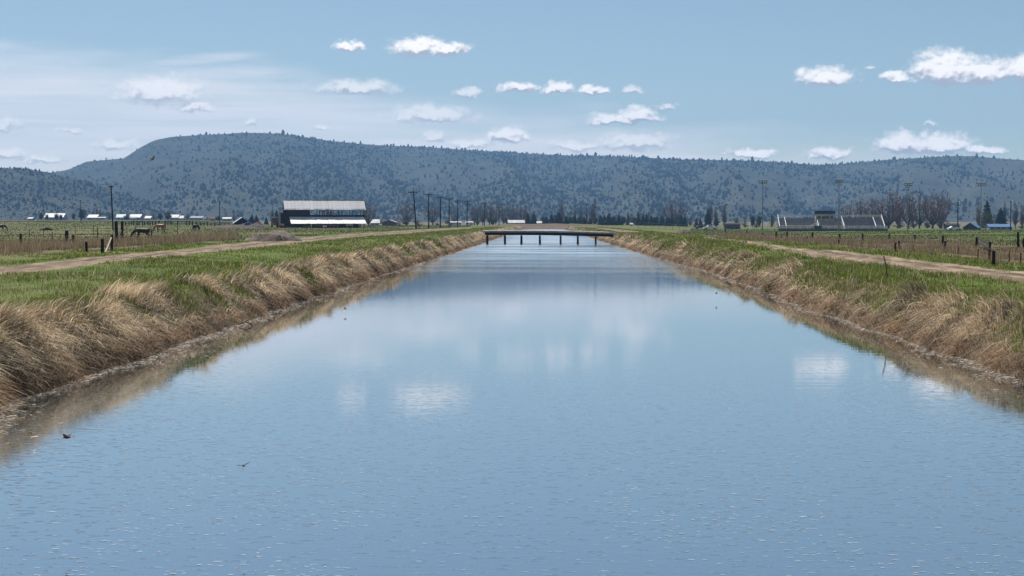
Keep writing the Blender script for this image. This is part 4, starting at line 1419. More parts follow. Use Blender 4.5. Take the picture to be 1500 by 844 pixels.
# ------------------------------------------------------------------ stadium
def bleachers():
    d = 495.0
    k = d / F
    xa, _ = col_at(1139, d); xb, _ = col_at(1296, d)
    xc = (xa + xb) / 2
    z0 = ghf(xc, d)
    root = thing('bleachers', 'grey metal stadium bleachers with white railings', 'bleachers', (xc, d, z0), R(-4))
    H = (xb - xa) / 2
    nr = 9
    z_lo, z_hi, dep = 1.0, 4.0, 7.0

    def slope(j):
        return z_lo + (z_hi - z_lo) * j / (nr - 1), -dep / 2 + dep * j / (nr - 1)
    secs = [(-H + 0.6, -H * 0.29), (-H * 0.24, H * 0.20), (H * 0.25, H - 0.8)]
    for (a, b) in secs:
        sec = MB().box(((a + b) / 2, 0, 0.25), (b - a, dep, 0.12)).build('section', 'bench_metal', root)
        for j in range(nr):
            z, y = slope(j)
            MB().box(((a + b) / 2, y, z), (b - a, 0.34, 0.07)).build('bench', 'bench_metal', sec)
            MB().box(((a + b) / 2, y + 0.42, z - 0.28), (b - a, 0.46, 0.05)).build('footboard', 'bench_metal', sec)
            MB().box(((a + b) / 2, y + 0.66, z - 0.12), (b - a, 0.03, 0.26)).build('riser', 'bench_metal', sec)
    # frame legs below
    for i in range(13):
        x = -H + 0.6 + (2 * H - 1.2) * i / 12
        for j in (0, 4, 8):
            z, y = slope(j)
            MB().box((x, y + 0.5, (z - 0.3) / 2), (0.14, 0.14, z - 0.3)).build('frame_leg', 'galvanised', root)
    # front walkway and its wall
    MB().box((0, -dep / 2 - 0.9, 0.68), (2 * H, 1.2, 0.08)).build('walkway', 'bench_metal', root)
    MB().box((0, -dep / 2 - 1.52, 0.36), (2 * H, 0.05, 0.5)).build('front_panel', 'dark_blue', root)

    def rail(pts, name='railing', r=0.09):
        mb = MB()
        mb.tube(pts, r, 5)
        for p_, q_ in zip(pts[:-1], pts[1:]):
            p_, q_ = Vector(p_), Vector(q_)
            n = max(1, int((q_ - p_).length / 1.9))
            for i in range(n + 1):
                c = p_.lerp(q_, i / n)
                mb.tube([c, c - Vector((0, 0, 0.95))], 0.045, 4)
            mb.tube([p_ - Vector((0, 0, 0.45)), q_ - Vector((0, 0, 0.45))], 0.04, 4)
        return mb.build(name, 'white_paint', root)
    yb = dep / 2 + 0.7
    rail([(-H + 0.5, yb, z_hi + 1.0), (-H * 0.28, yb, z_hi + 1.0)])
    rail([(H * 0.20, yb, z_hi + 1.0), (H - 0.8, yb, z_hi + 1.0)])
    for x in (-H + 0.5, -H + 2.6, -H * 0.25, H * 0.22, H * 0.80, H - 0.7):
        rail([(x, -dep / 2 - 0.3, z_lo + 0.55), (x, yb, z_hi + (1.2 if abs(x) > H * 0.9 else 0.55))])
    yf = -dep / 2 - 1.5
    rail([(-H, yf, 1.65), (-H * 0.33, yf, 1.65)])
    rail([(-H * 0.20, yf, 1.55), (H, yf, 1.55)])
    # stair tower with green wall
    st = MB().box((-H * 0.28, -dep / 2 - 2.2, 0.85), (2.3, 1.6, 1.7)).build('stair_box', 'stadium_green', root)
    rail([(-H * 0.44, -dep / 2 - 2.0, 1.6), (-H * 0.31, -dep / 2 - 2.0, 2.5), (-H * 0.24, -dep / 2 - 2.0, 2.9)])
    # press box
    wx = 27 * k
    zc = z_of(325, d) - z0
    zt = z_of(309, d) - z0
    cx = col_at(1209.5, d)[0] - xc
    pbx = MB().box((cx, dep / 2 - 0.4, (zc + zt - 0.95) / 2), (wx, 2.6, zt - zc - 0.95)).build('press_box', 'beige_wall', root)
    MB().box((cx, dep / 2 - 0.45, zt - 0.45), (wx + 0.5, 3.1, 0.95)).build('roof', 'dark_blue', pbx)
    for (o_, w_) in ((-0.32, 0.17), (-0.07, 0.17), (0.12, 0.17), (0.36, 0.14)):
        MB().box((cx + o_ * wx, dep / 2 - 1.72, zc + 1.35), (w_ * wx, 0.06, 0.85)).build('window', 'window_dark', pbx)
    for s in (-1, 1):
        for yy2 in (-0.7, 0.7):
            MB().box((cx + s * (wx / 2 - 0.2), dep / 2 - 0.4 + yy2, (zc) / 2), (0.2, 0.2, zc)).build('stilt', 'galvanised', root)


bleachers()


def light_pole(label, px, top, d, wide=True):
    x, y = col_at(px, d); z = ghf(x, y); h = z_of(top, d) - z
    root = thing('stadium_light', label, 'light pole', (x, y, z), 0, 'stadium lights')
    if wide:
        MB().tube([(0, 0, -0.5), (0, 0, h * 0.5), (0, 0, h)], [0.20, 0.15, 0.10], 8).build('pole', 'galvanised', root)
        for zz in (h - 0.15, h - 0.75):
            cr = MB().box((0, -0.15, zz), (2.5, 0.12, 0.12)).build('crossarm', 'galvanised', root)
            for i in range(4):
                xx = -1.08 + 2.16 * i / 3
                MB().tube([(xx, -0.12, zz + 0.28), (xx, -0.32, zz + 0.22), (xx, -0.62, zz + 0.10)], [0.10, 0.20, 0.27], 8).build('lamp', 'galvanised', cr)
    else:
        MB().tube([(0, 0, -0.5), (0, 0, h)], [0.2, 0.14], 8).build('pole', 'dark_wood', root)
        cr = MB().box((0.1, -0.2, h - 0.35), (0.9, 0.12, 0.12)).build('crossarm', 'dark_wood', root)
        for i, zz in ((0, h - 0.1), (1, h - 0.6)):
            MB().tube([(0.35, -0.2, zz), (0.45, -0.5, zz - 0.1)], [0.16, 0.28], 8).build('lamp', 'white_paint', cr)


light_pole('tall stadium light pole left of the bleachers', 1117, 265, 480)
light_pole('tall stadium light pole beside the press box', 1228.5, 264, 470)
light_pole('tall stadium light pole in front of the bare cottonwoods', 1329.5, 269, 500)
light_pole('tall stadium light pole by the blue-roofed shed', 1436.5, 268.5, 500)
light_pole('shorter dark light pole right of the bare cottonwoods', 1403, 296, 520, False)
light_pole('shorter dark light pole near the right edge', 1480.5, 294, 520, False)
# scoreboard-like pole boxes and chain-link backstop
cl = thing('chain_link_fence', 'long low chain-link fence across the field behind the right mound', 'fence')
pts = []
for i, px in enumerate(range(935, 1136, 10)):
    d = 430
    x, y = col_at(px, d); z = ghf(x, y)
    o = MB().tube([(0, 0, -0.2), (0, 0, 1.7)], 0.05, 5).build('post', 'galvanised', cl); o.location = (x, y, z)
    pts.append(Vector((x, y, z)))
for hh in (0.15, 0.9, 1.65):
    MB().tube([p + Vector((0, 0, hh)) for p in pts], 0.03, 4).build('rail', 'galvanised', cl)


# ------------------------------------------------------------------ earth heaps
def heap(name, label, cat, px, base, w, h, dpt, mat, seed, rough=0.5):
    p = ground_at(px, base)
    n = 26
    mb = MB()
    for i in range(n + 1):
        for j in range(n + 1):
            u, v = i / n * 2 - 1, j / n * 2 - 1
            r = math.hypot(u, v)
            e = max(0, 1 - r ** 2)
            nz = float(fnoise(u * 3 + seed, v * 3, seed, 4)) - 0.5
            z = h * (e ** 0.8) * (1 + rough * 1.6 * nz) - 0.12
            gz = ghf(p.x + u * w / 2, p.y + v * dpt / 2) - p.z
            mb.v.append((u * w / 2, v * dpt / 2, z + gz))
    for i in range(n):
        for j in range(n):
            a = i * (n + 1) + j
            mb.f.append((a, a + n + 1, a + n + 2, a + 1))
    # clods lying on it
    rg = random.Random(seed)
    for k in range(60):
        u, v = rg.uniform(-.8, .8), rg.uniform(-.8, .8)
        if u * u + v * v > 0.8:
            continue
        i, j = int((u + 1) / 2 * n), int((v + 1) / 2 * n)
        c = Vector(mb.v[i * (n + 1) + j]); s = rg.uniform(0.08, 0.22) * min(1, h)
        mb.add([c + Vector((rg.uniform(-s, s), rg.uniform(-s, s), -s)) for _ in range(3)] + [c + Vector((0, 0, s))], [(0, 1, 3), (1, 2, 3), (2, 0, 3), (0, 2, 1)])
    o = mb.build(name, mat, None, True)
    o.location = p
    return tag(o, label, cat)


heap('rubble_heap', 'grey-brown rubble heap beside the left track below the barn', 'heap', 400, 353.5, 5.2, 1.0, 4.5, 'rubble', 3)
heap('dirt_heap', 'dark brown dirt heap in front of the small black shed', 'heap', 345, 335, 14, 0.95, 12, 'soil', 5)
heap('dirt_heap', 'brown dirt heap right of the small black shed', 'heap', 368, 333.5, 11, 1.3, 9, 'soil', 7)
heap('dirt_heap', 'low dirt heap on the right bank beyond the bridge', 'heap', 1003, 343, 2.6, 0.6, 3, 'soil', 9)
heap('brush_heap', 'dark brush heap on the mound of the right bank', 'heap', 1048, 349, 3.2, 0.45, 4, 'soil', 13)
heap('scrap_heap', 'reddish scrap heap between the small shed and the tractor', 'heap', 378, 330.5, 4.2, 1.5, 3, 'rust', 15)
o = heap('fallen_log', 'dark fallen log in the left pasture', 'log', 68, 337.5, 3.4, 0.55, 0.7, 'dark_wood', 17, 0.9)


# ------------------------------------------------------------------ horses
m = bpy.data.materials.new('horse_brown_leg_shade'); m.use_nodes = True; MATS['horse_brown_leg_shade'] = m
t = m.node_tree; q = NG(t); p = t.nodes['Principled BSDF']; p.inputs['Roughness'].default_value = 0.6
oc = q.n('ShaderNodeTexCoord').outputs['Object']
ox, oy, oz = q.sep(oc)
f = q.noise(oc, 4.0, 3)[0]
c = q.mix(q.step(q.m('ADD', oz, q.m('MULTIPLY', f, 0.3)), 0.85, 1.25), (0.030, 0.018, 0.013), (0.30, 0.10, 0.035))  # shade on legs and belly painted into the brown coat by height
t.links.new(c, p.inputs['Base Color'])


def horse(label, px, base, rz, mat, graze=True, sc_=1.0):
    p0 = ground_at(px, base)
    root = thing('horse', label, 'horse', p0, rz, 'horses grazing in the left pasture')
    root.scale = (sc_, sc_, sc_)
    V, E, Rr = [], [], []

    def add(pos, r, par=None):
        V.append(pos); Rr.append(r)
        if par is not None:
            E.append((par, len(V) - 1))
        return len(V) - 1
    a = add((-0.50, 0, 1.16), 0.31)
    add((-0.76, 0, 1.12), 0.24, a)
    b = add((-0.05, 0, 1.08), 0.335, a)
    c_ = add((0.42, 0, 1.12), 0.33, b)
    w = add((0.70, 0, 1.16), 0.23, c_)
    if graze:
        n1_ = add((0.97, 0, 0.93), 0.165, w); n2_ = add((1.22, 0, 0.64), 0.12, n1_); h1 = add((1.30, 0, 0.42), 0.10, n2_)
        h2 = add((1.33, 0, 0.22), 0.075, h1); add((1.34, 0, 0.10), 0.06, h2)
    else:
        n1_ = add((0.95, 0, 1.42), 0.16, w); n2_ = add((1.12, 0, 1.70), 0.115, n1_); h1 = add((1.30, 0, 1.66), 0.10, n2_)
        h2 = add((1.50, 0, 1.52), 0.075, h1); add((1.58, 0, 1.46), 0.06, h2)
    for s in (-1, 1):
        d_ = 0.05 * s
        q0 = add((-0.58, s * 0.17, 0.96), 0.20, a); q1 = add((-0.46 + d_, s * 0.18, 0.76), 0.125, q0); q2 = add((-0.72 + d_, s * 0.17, 0.50), 0.068, q1)
        q3 = add((-0.68 + d_, s * 0.17, 0.16), 0.05, q2); add((-0.64 + d_, s * 0.17, 0.03), 0.062, q3)
        q0 = add((0.46, s * 0.17, 0.92), 0.17, c_); q1 = add((0.43 - d_ * 2, s * 0.18, 0.72), 0.095, q0); q2 = add((0.46 - d_ * 3, s * 0.17, 0.44), 0.062, q1)
        q3 = add((0.45 - d_ * 3, s * 0.17, 0.14), 0.048, q2); add((0.49 - d_ * 3, s * 0.17, 0.03), 0.06, q3)
        e0 = V[n2_]
        add((e0[0] + 0.02, s * 0.09, e0[2] + 0.16), 0.025, n2_)
    me = bpy.data.meshes.new('body')
    me.from_pydata(V, E, [])
    me.materials.append(MATS[mat])
    o = link('body', me, root)
    md = o.modifiers.new('skin', 'SKIN')
    if not me.skin_vertices:
        me.skin_vertices.new()
    sv = me.skin_vertices[0].data
    for i, r in enumerate(Rr):
        sv[i].radius = (r, r * (0.86 if i < 5 else 1.0)); sv[i].use_root = (i == 0)
    md.use_smooth_shade = True
    sb = o.modifiers.new('smooth', 'SUBSURF'); sb.levels = 1; sb.render_levels = 1
    MB().tube([(-0.92, 0, 1.24), (-1.03, 0, 1.08), (-1.04, 0.02, 0.75), (-1.0, 0.02, 0.42)], [0.05, 0.075, 0.085, 0.03], 7).build('tail', 'horse_black', root, True)
    if graze:
        MB().tube([(0.72, 0, 1.36), (0.98, 0.01, 1.10), (1.22, 0.01, 0.80), (1.33, 0, 0.55)], [0.045, 0.06, 0.055, 0.03], 6).build('mane', 'horse_black', root, True)
    else:
        MB().tube([(0.62, 0, 1.36), (0.82, 0, 1.55), (1.02, 0, 1.80), (1.14, 0, 1.82)], [0.045, 0.06, 0.055, 0.03], 6).build('mane', 'horse_black', root, True)


horse('black horse grazing behind the weeds, nearest of the horses', 209, 352, R(178), 'horse_black')
horse('brown horse with orange-brown back and shade painted on its legs, grazing behind the black horse', 234.5, 340.5, R(160), 'horse_brown_leg_shade', sc_=1.12)
horse('dark brown horse seen end-on grazing near the tall dead weeds', 287, 339.5, R(70), 'horse_dark_brown')
horse('dark horse half cut off by the left picture edge', 1, 339, R(5), 'horse_black')


# ------------------------------------------------------------------ birds
def bird(name, label, px, py, d, span, rz, roll, mat_b, mat_w, pitch=0.0, up=0.25, forked=True, group=None):
    x, y = col_at(px, d)
    root = thing(name, label, 'bird', (x, y, z_of(py, d)), 0, group)
    root.rotation_euler = (roll, pitch, rz)
    k = span
    MB().tube([(0.30 * k, 0, 0.0), (0.26 * k, 0, 0.01 * k), (0.19 * k, 0, 0.02 * k), (0.05 * k, 0, 0), (-0.10 * k, 0, 0), (-0.20 * k, 0, 0)],
              [0.006 * k, 0.035 * k, 0.05 * k, 0.075 * k, 0.06 * k, 0.02 * k], 8).build('body', mat_b, root, True)
    for s in (-1, 1):
        wv_ = [(0.13, 0.04, 0.02), (0.17, 0.24, 0.02 + up * 0.22), (0.02, 0.5, 0.02 + up * 0.42), (-0.06, 0.36, 0.02 + up * 0.30), (-0.07, 0.18, 0.02 + up * 0.15), (-0.06, 0.04, 0.02)]
        vs = [(a * k, s * b * k, c * k) for a, b, c in wv_] + [(a * k * 0.96, s * b * k, c * k - 0.010 * k) for a, b, c in wv_]
        fs = [(0, 1, 4, 5), (1, 2, 3, 4), (11, 10, 7, 6), (10, 9, 8, 7)] + [(i, (i + 1) % 6, (i + 1) % 6 + 6, i + 6) for i in range(6)]
        MB().add(vs, fs).build('wing', mat_w, root)
    if forked:
        tl_ = [(-0.15, -0.03), (-0.15, 0.03), (-0.45, 0.10), (-0.30, 0.0), (-0.45, -0.10)]
    else:
        tl_ = [(-0.15, -0.04), (-0.15, 0.04), (-0.36, 0.11), (-0.38, 0.0), (-0.36, -0.11)]
    vs = [(a * k, b * k, 0.0) for a, b in tl_] + [(a * k, b * k, -0.012 * k) for a, b in tl_]
    MB().add(vs, [(0, 1, 3), (1, 2, 3), (0, 3, 4), (5, 8, 6), (6, 8, 7), (5, 9, 8)] + [(i, (i + 1) % 5, (i + 1) % 5 + 5, i + 5) for i in range(5)]).build('tail', mat_w, root)


bird('hawk', 'brown hawk soaring in front of the hillside at left', 224, 233, 170, 1.0, R(-35), R(50), 'feather_brown', 'feather_brown', 0.3, 0.3, False)
SW = 'swallows skimming the water'
bird('swallow', 'dark rust-breasted swallow low over the water at left', 95, 643, 16.3, 0.18, R(172), R(8), 'feather_rust', 'feather_dark', 0.12, 0.5, True, SW)
bird('swallow', 'swallow with spread wings above open water at lower left', 354, 684, 15.5, 0.15, R(110), R(-10), 'feather_dark', 'feather_dark', 0.0, 0.35, True, SW)
bird('swallow', 'tiny far swallow over the water off the left bank', 505, 453, 51, 0.2, R(30), R(15), 'feather_dark', 'feather_dark', 0.0, 0.3, True, SW)
bird('swallow', 'tiny far swallow over the water off the right bank', 1050, 430, 60, 0.2, R(150), R(-20), 'feather_dark', 'feather_dark', 0.2, 0.5, True, SW)


# ------------------------------------------------------------------ trees
def bare_variant(seed, H, W, form):
    rg = random.Random(seed)
    tr, cr = MB(), MB()
    fh = {'vase': 0.07, 'poplar': 0.08, 'bush': 0.02}[form] * H * rg.uniform(0.85, 1.2)
    r0 = {'vase': 0.024, 'poplar': 0.018, 'bush': 0.012}[form] * H
    top = Vector((rg.uniform(-.03, .03) * H, 0, fh))
    tr.tube([(0, 0, -0.5), (top.x * .5, 0, fh * 0.5), top], [r0 * 1.25, r0 * 1.05, r0 * 0.9], 7)
    nl = {'vase': 12, 'poplar': 12, 'bush': 30}[form]
    for i in range(nl):
        th = 2 * math.pi * (i + rg.uniform(-.3, .3)) / nl
        if form == 'vase':
            hh = H * rg.uniform(0.58, 1.0); rad = W / 2 * rg.uniform(0.55, 1.0) * math.sqrt(max(0.08, 1 - ((hh / H - 0.58) / 0.44) ** 2))
        elif form == 'poplar':
            hh = H * rg.uniform(0.45, 1.0); rad = W / 2 * rg.uniform(0.3, 1.0) * (1.35 - hh / H)
        else:
            el = rg.uniform(0.15, 1.5); hh = H * math.sin(el) * rg.uniform(0.85, 1.0); rad = W / 2 * math.cos(el) * rg.uniform(0.8, 1.0)
        if i == 0:
            hh, rad = H, W * 0.06
        end = Vector((math.cos(th) * rad, math.sin(th) * rad, hh))
        pts = []
        for k in range(6):
            u = k / 5
            p_ = top.lerp(end, u)
            bow = math.sin(math.pi * u) * rad * (0.28 if form != 'bush' else -0.1)
            p_ += Vector((math.cos(th), math.sin(th), 0)) * bow + Vector((rg.uniform(-1, 1), rg.uniform(-1, 1), 0)) * 0.012 * H * (0 < k < 5)
            pts.append(p_)
        rl = r0 * (0.55 if form == 'vase' else 0.42)
        tr.tube(pts, [rl * (1 - 0.8 * k / 5) for k in range(6)], 5)
        nb = {'vase': 15, 'poplar': 13, 'bush': 11}[form]
        for b_ in range(nb):
            u = rg.uniform(0.10, 1.0)
            k = min(4, int(u * 5)); s0 = pts[k].lerp(pts[k + 1], u * 5 - k)
            a2 = rg.uniform(0, 2 * math.pi)
            out_ = Vector((math.cos(a2), math.sin(a2), 0)) * {'vase': 0.9, 'poplar': 0.22, 'bush': 0.6}[form] + Vector((math.cos(th), math.sin(th), 0)) * 0.25
            dr = (out_ + Vector((0, 0, rg.uniform(0.6, 1.2)))).normalized()
            ln_ = H * rg.uniform(0.09, 0.20) * (1.15 - 0.5 * u) * (1.0 if form == 'vase' else 0.85)
            e_ = s0 + dr * ln_
            if e_.z > H:
                e_.z = H - rg.uniform(0, 0.06) * H
            mid = s0.lerp(e_, 0.5) + Vector((rg.uniform(-1, 1), rg.uniform(-1, 1), rg.uniform(-.3, 1))) * ln_ * 0.08
            cr.tube([s0, mid, e_], [rl * 0.32, rl * 0.22, rl * 0.10], 3, False)
            for w_ in range(18):
                v_ = rg.uniform(0.1, 1.0)
                s1 = s0.lerp(e_, v_)
                d2 = (dr + Vector((rg.uniform(-1, 1), rg.uniform(-1, 1), rg.uniform(-0.5, 0.7))) * {'vase': 1.0, 'poplar': 0.45, 'bush': 0.9}[form]).normalized()
                l2 = ln_ * rg.uniform(0.25, 0.55)
                wd_ = H * (0.008 if form == 'bush' else 0.0030)
                sv_ = Vector((rg.uniform(-1, 1), rg.uniform(-1, 1), 0)).normalized() * wd_
                cr.add([s1 - sv_, s1 + sv_, s1 + d2 * l2], [(0, 1, 2)])
    return tr, cr


def conifer_variant(seed, H, W):
    rg = random.Random(seed)
    tr, cr = MB(), MB()
    tr.tube([(0, 0, -0.3), (0, 0, H * 0.5), (0, 0, H * 0.97)], [H * 0.022, H * 0.014, H * 0.003], 6)
    L_ = 17
    for i in range(L_):
        u = i / (L_ - 1)
        z = H * (0.05 + 0.92 * u)
        r = W / 2 * (1 - u) ** 0.75 * rg.uniform(0.82, 1.12) + 0.02 * H * (1 - u)
        nb = max(5, int(13 * (1 - u * 0.6)))
        for j in range(nb):
            th = 2 * math.pi * (j + rg.uniform(-.35, .35)) / nb
            rr = r * rg.uniform(0.7, 1.15)
            dr = Vector((math.cos(th), math.sin(th), 0)); sd = Vector((-math.sin(th), math.cos(th), 0))
            p0_ = Vector((0, 0, z + 0.02 * H)); p2_ = dr * rr + Vector((0, 0, z - 0.035 * H * rg.uniform(0.2, 1.6)))
            p1_ = p0_.lerp(p2_, 0.55) + Vector((0, 0, 0.012 * H))
            w_ = rr * rg.uniform(0.26, 0.42)
            cr.add([p0_, p1_ - sd * w_, p2_, p1_ + sd * w_, p1_ - Vector((0, 0, 0.05 * H))], [(0, 1, 2), (0, 2, 3), (1, 4, 2), (4, 3, 2), (0, 4, 1), (0, 3, 4)])
    cr.tube([(0, 0, H * 0.04), (0, 0, H * 0.45), (0, 0, H * 0.93)], [W * 0.30, W * 0.2, W * 0.02], 8)
    return tr, cr


def leafy_variant(seed, H, W, nclump=46):
    rg = random.Random(seed)
    tr, cr = MB(), MB()
    tr.tube([(0, 0, -0.3), (0.03 * W, 0, H * 0.3), (0, 0, H * 0.75)], [H * 0.03, H * 0.022, H * 0.008], 6)
    for i in range(nclump):
        th = rg.uniform(0, 2 * math.pi); cz = rg.uniform(-1, 1)
        rr = math.sqrt(1 - cz * cz) * rg.uniform(0.55, 1.0)
        c = Vector((math.cos(th) * rr * W / 2 * 0.86, math.sin(th) * rr * W / 2 * 0.86, H * 0.54 + cz * H * 0.40))
        cs = H * rg.uniform(0.05, 0.11)
        for k in range(18):
            n_ = Vector((rg.gauss(0, 1), rg.gauss(0, 1), rg.gauss(0, 1))).normalized()
            o_ = c + n_ * cs * rg.uniform(0.4, 1.2)
            a_ = n_.orthogonal().normalized() * H * 0.022; b_ = n_.cross(a_)
            cr.add([o_ - a_, o_ + b_, o_ + a_ * 1.3, o_ - b_], [(0, 1, 2, 3)])
    cr.tube([(0, 0, H * 0.2), (0, 0, H * 0.5), (0, 0, H * 0.85)], [W * 0.16, W * 0.3, W * 0.12], 8)
    return tr, cr


VAR = {}


def variant(key):
    if key not in VAR:
        kind, i = key
        sd = hash_(kind) + i * 31
        if kind == 'cottonwood': tr, cr, mt, mc, H, W = *bare_variant(sd, 18, 11, 'vase'), 'bark', 'twigs', 18, 11
        elif kind == 'poplar': tr, cr, mt, mc, H, W = *bare_variant(sd, 16, 3.6, 'poplar'), 'bark', 'twigs', 16, 3.6
        elif kind == 'shrub': tr, cr, mt, mc, H, W = *bare_variant(sd, 6, 9, 'bush'), 'bark', 'grey_twigs', 6, 9
        elif kind == 'willow': tr, cr, mt, mc, H, W = *bare_variant(sd, 8, 9, 'bush'), 'bark', 'willow_twigs', 8, 9
        elif kind == 'conifer': tr, cr, mt, mc, H, W = *conifer_variant(sd, 8, 4.2), 'bark', 'conifer', 8, 4.2
        else: tr, cr, mt, mc, H, W = *leafy_variant(sd, 8, 7), 'bark', 'dark_leaves', 8, 7
        VAR[key] = (tr.mesh('trunk', mt), cr.mesh('crown', mc), H, W)
    return VAR[key]


def hash_(s):
    return sum(ord(ch) * (i + 3) for i, ch in enumerate(s))


NAME = {'cottonwood': 'cottonwood_tree', 'poplar': 'poplar_tree', 'shrub': 'bare_shrub', 'willow': 'willow_bush', 'conifer': 'conifer_tree', 'leafy': 'round_tree'}
CNT = {}


def tree(kind, label, px, top, wpx, d, group=None, rz=None):
    CNT[kind] = CNT.get(kind, 0) + 1
    tr, cr, H, W = variant((kind, CNT[kind] % 4))
    x, y = col_at(px, d)
    z = ghf(x, y)
    h = max(1.5, z_of(top, d) - z)
    w = wpx * d / F * {'conifer': 1.55, 'cottonwood': 1.15, 'leafy': 1.2}.get(kind, 1.1)
    root = thing(NAME[kind], label, 'shrub' if kind in ('shrub', 'willow') else 'tree', (x, y, z), random.uniform(0, 6.28) if rz is None else rz, group)
    root.scale = (w / W, w / W, h / H)
    link('trunk', tr, root); link('crown', cr, root)


ORD = ['first', 'second', 'third', 'fourth', 'fifth', 'sixth', 'seventh', 'eighth', 'ninth', 'tenth', 'eleventh', 'twelfth', 'thirteenth', 'fourteenth',
       'fifteenth', 'sixteenth', 'seventeenth', 'eighteenth', 'nineteenth', 'twentieth', 'twenty-first', 'twenty-second', 'twenty-third', 'twenty-fourth', 'twenty-fifth', 'twenty-sixth',
       'twenty-seventh', 'twenty-eighth']


def row(kind, text, group, lst, d):
    for i, (px, top, w) in enumerate(lst):
        tree(kind, text % ORD[i], px, top, w, d + random.uniform(-18, 18), group)


row('cottonwood', 'bare brown cottonwood, %s from left in the grove right of the bleachers', 'cottonwood grove right of the bleachers',
    [(1246, 293, 34), (1262, 287, 14), (1277, 288, 30), (1301, 277, 42), (1315, 279, 26), (1331, 280, 30), (1347, 279, 26), (1366, 277, 34), (1379, 277, 32)], 700)
row('cottonwood', 'bare brownish cottonwood, %s from left in the row behind the utility poles', 'bare trees behind the utility poles',
    [(596, 294, 26), (634, 295, 22), (666, 301, 14), (695, 295, 18), (707, 296, 16), (717, 294, 18), (726, 296, 14), (738, 297, 16), (751, 299, 20), (764, 300, 18), (773, 303, 12)], 930)
tree('cottonwood', 'bare brown tree directly behind the right end of the barn', 540, 294, 24, 700)
tree('cottonwood', 'bare tree rising behind the left part of the barn roof', 478, 289, 20, 700)
tree('cottonwood', 'large bare reddish tree at the right end of the evergreen row', 987, 293, 36, 950)
row('conifer', 'small dark evergreen, %s from left in the long row behind the bridge', 'evergreen row behind the bridge',
    [(773, 310, 9), (781.7, 311, 11), (800, 315.5, 10), (807.7, 312, 9), (818, 309, 14), (829, 315, 9), (841.5, 314, 10), (849, 318, 7), (856, 317, 9), (864, 318, 7), (879.6, 314, 9), (885, 313, 9), (891.5, 311, 11),
     (899, 315, 9), (906.5, 313, 11), (935, 309.5, 8), (942, 312, 9), (947, 312, 8), (954, 314, 9), (962, 315, 8), (969.7, 314.5, 10), (976.6, 317, 8), (984, 314, 8), (997, 313, 12), (1003, 316, 9)], 880)
tree('conifer', 'evergreen tip showing behind the grey round shrub', 920, 310.5, 6, 960)
row('poplar', 'slender bare poplar, %s from left above the evergreen row', 'slender poplars above the evergreen row', [(822.5, 292.5, 9), (842, 301, 4), (851, 300, 4), (859.5, 297, 4), (869, 292.5, 11)], 940)
row('shrub', 'rounded grey leafless shrub, %s from left among the evergreens', 'grey shrubs among the evergreens',
    [(834.5, 309, 18), (852, 310, 22), (866, 309.5, 20), (927, 313.5, 30), (951, 309.5, 18), (1011, 316, 18)], 910)
row('leafy', 'rounded dark tree, %s from left filling gaps in the evergreen row behind the bridge', 'rounded trees filling the evergreen row',
    [(795, 317, 9), (813, 315, 10), (835, 317, 10), (848, 318, 10), (872, 318, 9), (896, 317, 10), (913, 316, 11), (930, 318, 10), (958, 317, 10), (980, 318, 10), (992, 317, 10)], 900)
tree('conifer', 'tall narrow evergreen beside bare poplars left of the light pole', 1036.8, 303.5, 10, 820)
tree('poplar', 'bare poplar just right of the tall narrow evergreen', 1041.5, 297.5, 8, 850)
tree('poplar', 'short bare poplar between the evergreen and the grey poplar', 1048.5, 302.5, 7, 850)
tree('leafy', 'dark round tree below the short bare poplar', 1049, 319, 11, 800)
tree('poplar', 'single full grey poplar standing apart left of the light pole', 1061.5, 299.5, 10, 840)
row('willow', 'yellowish leafless bush, %s from left beside the first stadium light', 'yellowish bushes left of the bleachers', [(1079, 317.5, 16), (1091, 318, 12), (1131, 312, 16), (1108, 326, 16)], 780)
row('leafy', 'dark round tree, %s of two beside the first stadium light', 'dark round trees by the stadium light', [(1102.5, 314.5, 9), (1112, 315.5, 10)], 800)
row('conifer', 'little dark evergreen, %s of two left of the white pickup', 'little evergreens left of the pickup', [(1020, 318.5, 6), (1026, 319.5, 7)], 820)
row('shrub', 'brown undergrowth shrub, %s from left below the cottonwood grove', 'undergrowth below the cottonwood grove', [(1240, 318, 24), (1258, 320, 22), (1276, 316, 26), (1297, 314, 30), (1318, 318, 26), (1338, 316, 28), (1358, 317, 26), (1377, 315, 28), (1388, 322, 16)], 715)
tree('shrub', 'dark brushy shrub at the left end of the bleachers', 1141, 319, 10, 640)
tree('poplar', 'thin bare poplar left of the fourth stadium light', 1433.5, 295, 8, 690)
tree('conifer', 'dark pointed evergreen above the yellow-green willow', 1445.5, 290.5, 17, 720)
tree('willow', 'yellow-green willow bush near the fourth stadium light', 1446, 308, 36, 660)
tree('conifer', 'dark evergreen right of the yellow-green willow', 1465.5, 302.5, 18, 680)
row('poplar', 'bare thin tree, %s from left at the far right edge', 'bare trees at the right edge', [(1471.5, 295, 6), (1488, 300, 10), (1497, 301, 10), (1512, 297, 12)], 700)
tree('willow', 'pale tan shrub behind the long blue-roofed shed', 1497, 325, 14, 640)
tree('shrub', 'pale grey shrub between blue gable and long blue shed', 1447, 325, 14, 640)
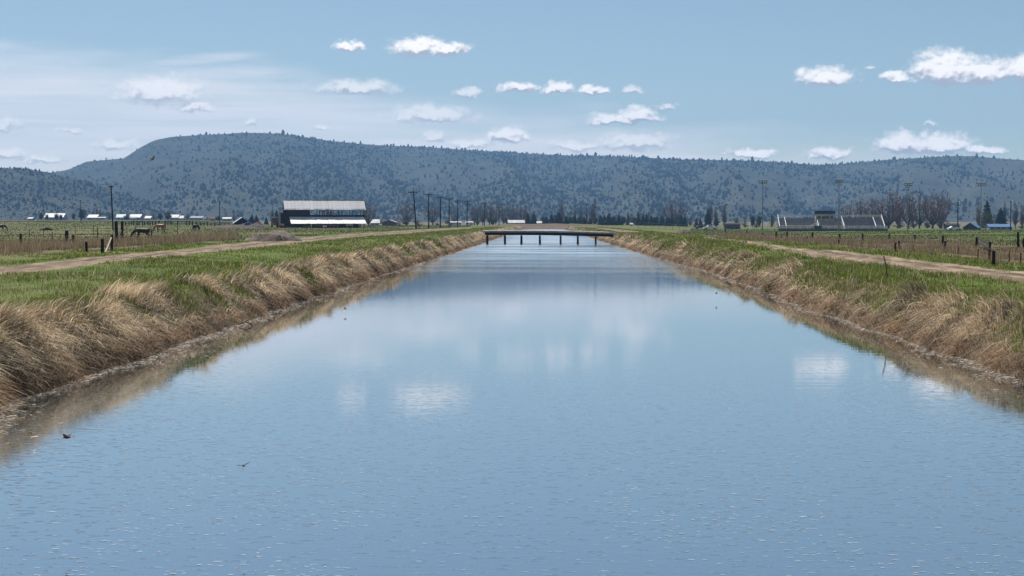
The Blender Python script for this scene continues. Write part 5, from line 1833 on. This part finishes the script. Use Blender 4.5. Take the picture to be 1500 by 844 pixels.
row('leafy', 'dark round tree, %s from left in front of the far left farm buildings', 'dark round trees by the far left farms',
    [(60.3, 310.5, 9), (69, 313.5, 6), (82.7, 312.5, 8), (89.3, 314, 7), (107.7, 311, 6), (120, 305.5, 13), (186, 315, 12), (234.5, 312, 10), (246.5, 310.5, 13), (320, 316, 10)], 960)
row('shrub', 'hazy bare tree clump, %s from left along the foot of the hills', 'hazy bare clumps below the hills',
    [(130, 311, 12), (160, 309, 14), (206, 307, 16), (225, 306, 18), (275, 309, 18), (331, 308, 14), (343, 307, 16), (580, 318, 20), (610, 319, 24), (655, 318, 22), (558, 321, 16)], 1220)
row('poplar', 'far hazy poplar, %s from left above the left houses', 'hazy poplars above the left houses', [(142, 303, 5), (147, 306, 4)], 1250)
row('conifer', 'far small evergreen, %s from left between shed and barn', 'small evergreens between shed and barn', [(368.7, 313.5, 10), (375.6, 313.5, 8), (390, 317, 6), (405, 306.5, 9)], 760)
tree('willow', 'yellowish bare bush left of the barn', 399, 307, 14, 800)
tree('willow', 'olive leafless bush right of the sixth utility pole', 699.5, 313.5, 15, 760)
row('leafy', 'small dark round tree, %s of two before the far white building', 'small dark trees before the far white building', [(721.8, 320, 9), (742, 319, 5)], 800)
tree('leafy', 'dark evergreen shrub just left of the barn yard pole', 594, 321, 14, 900)
row('shrub', 'grey-brown roadside shrub, %s from left below the utility poles', 'roadside shrubs below the poles', [(613, 324, 20), (641, 325, 18), (660, 325, 12), (585, 325, 14)], 700)
tree('willow', 'grey-green shrub in front of the barn lean-to', 450, 330.5, 16, 460)

# ------------------------------------------------------------------ haze
hm = bpy.data.materials.new('haze'); hm.use_nodes = True
t = hm.node_tree
t.nodes.remove(t.nodes['Principled BSDF'])
pv = t.nodes.new('ShaderNodeVolumePrincipled')
pv.inputs['Color'].default_value = (0.30, 0.58, 1.0, 1)
pv.inputs['Density'].default_value = 0.000118
pv.inputs['Anisotropy'].default_value = 0.0
t.links.new(pv.outputs[0], t.nodes['Material Output'].inputs['Volume'])
MATS['haze'] = hm
o = MB().box((0, 2970, 205), (9400, 6740, 430)).build('haze', 'haze')
tag(o, 'thin blue haze in the air over the plain', kind='stuff')
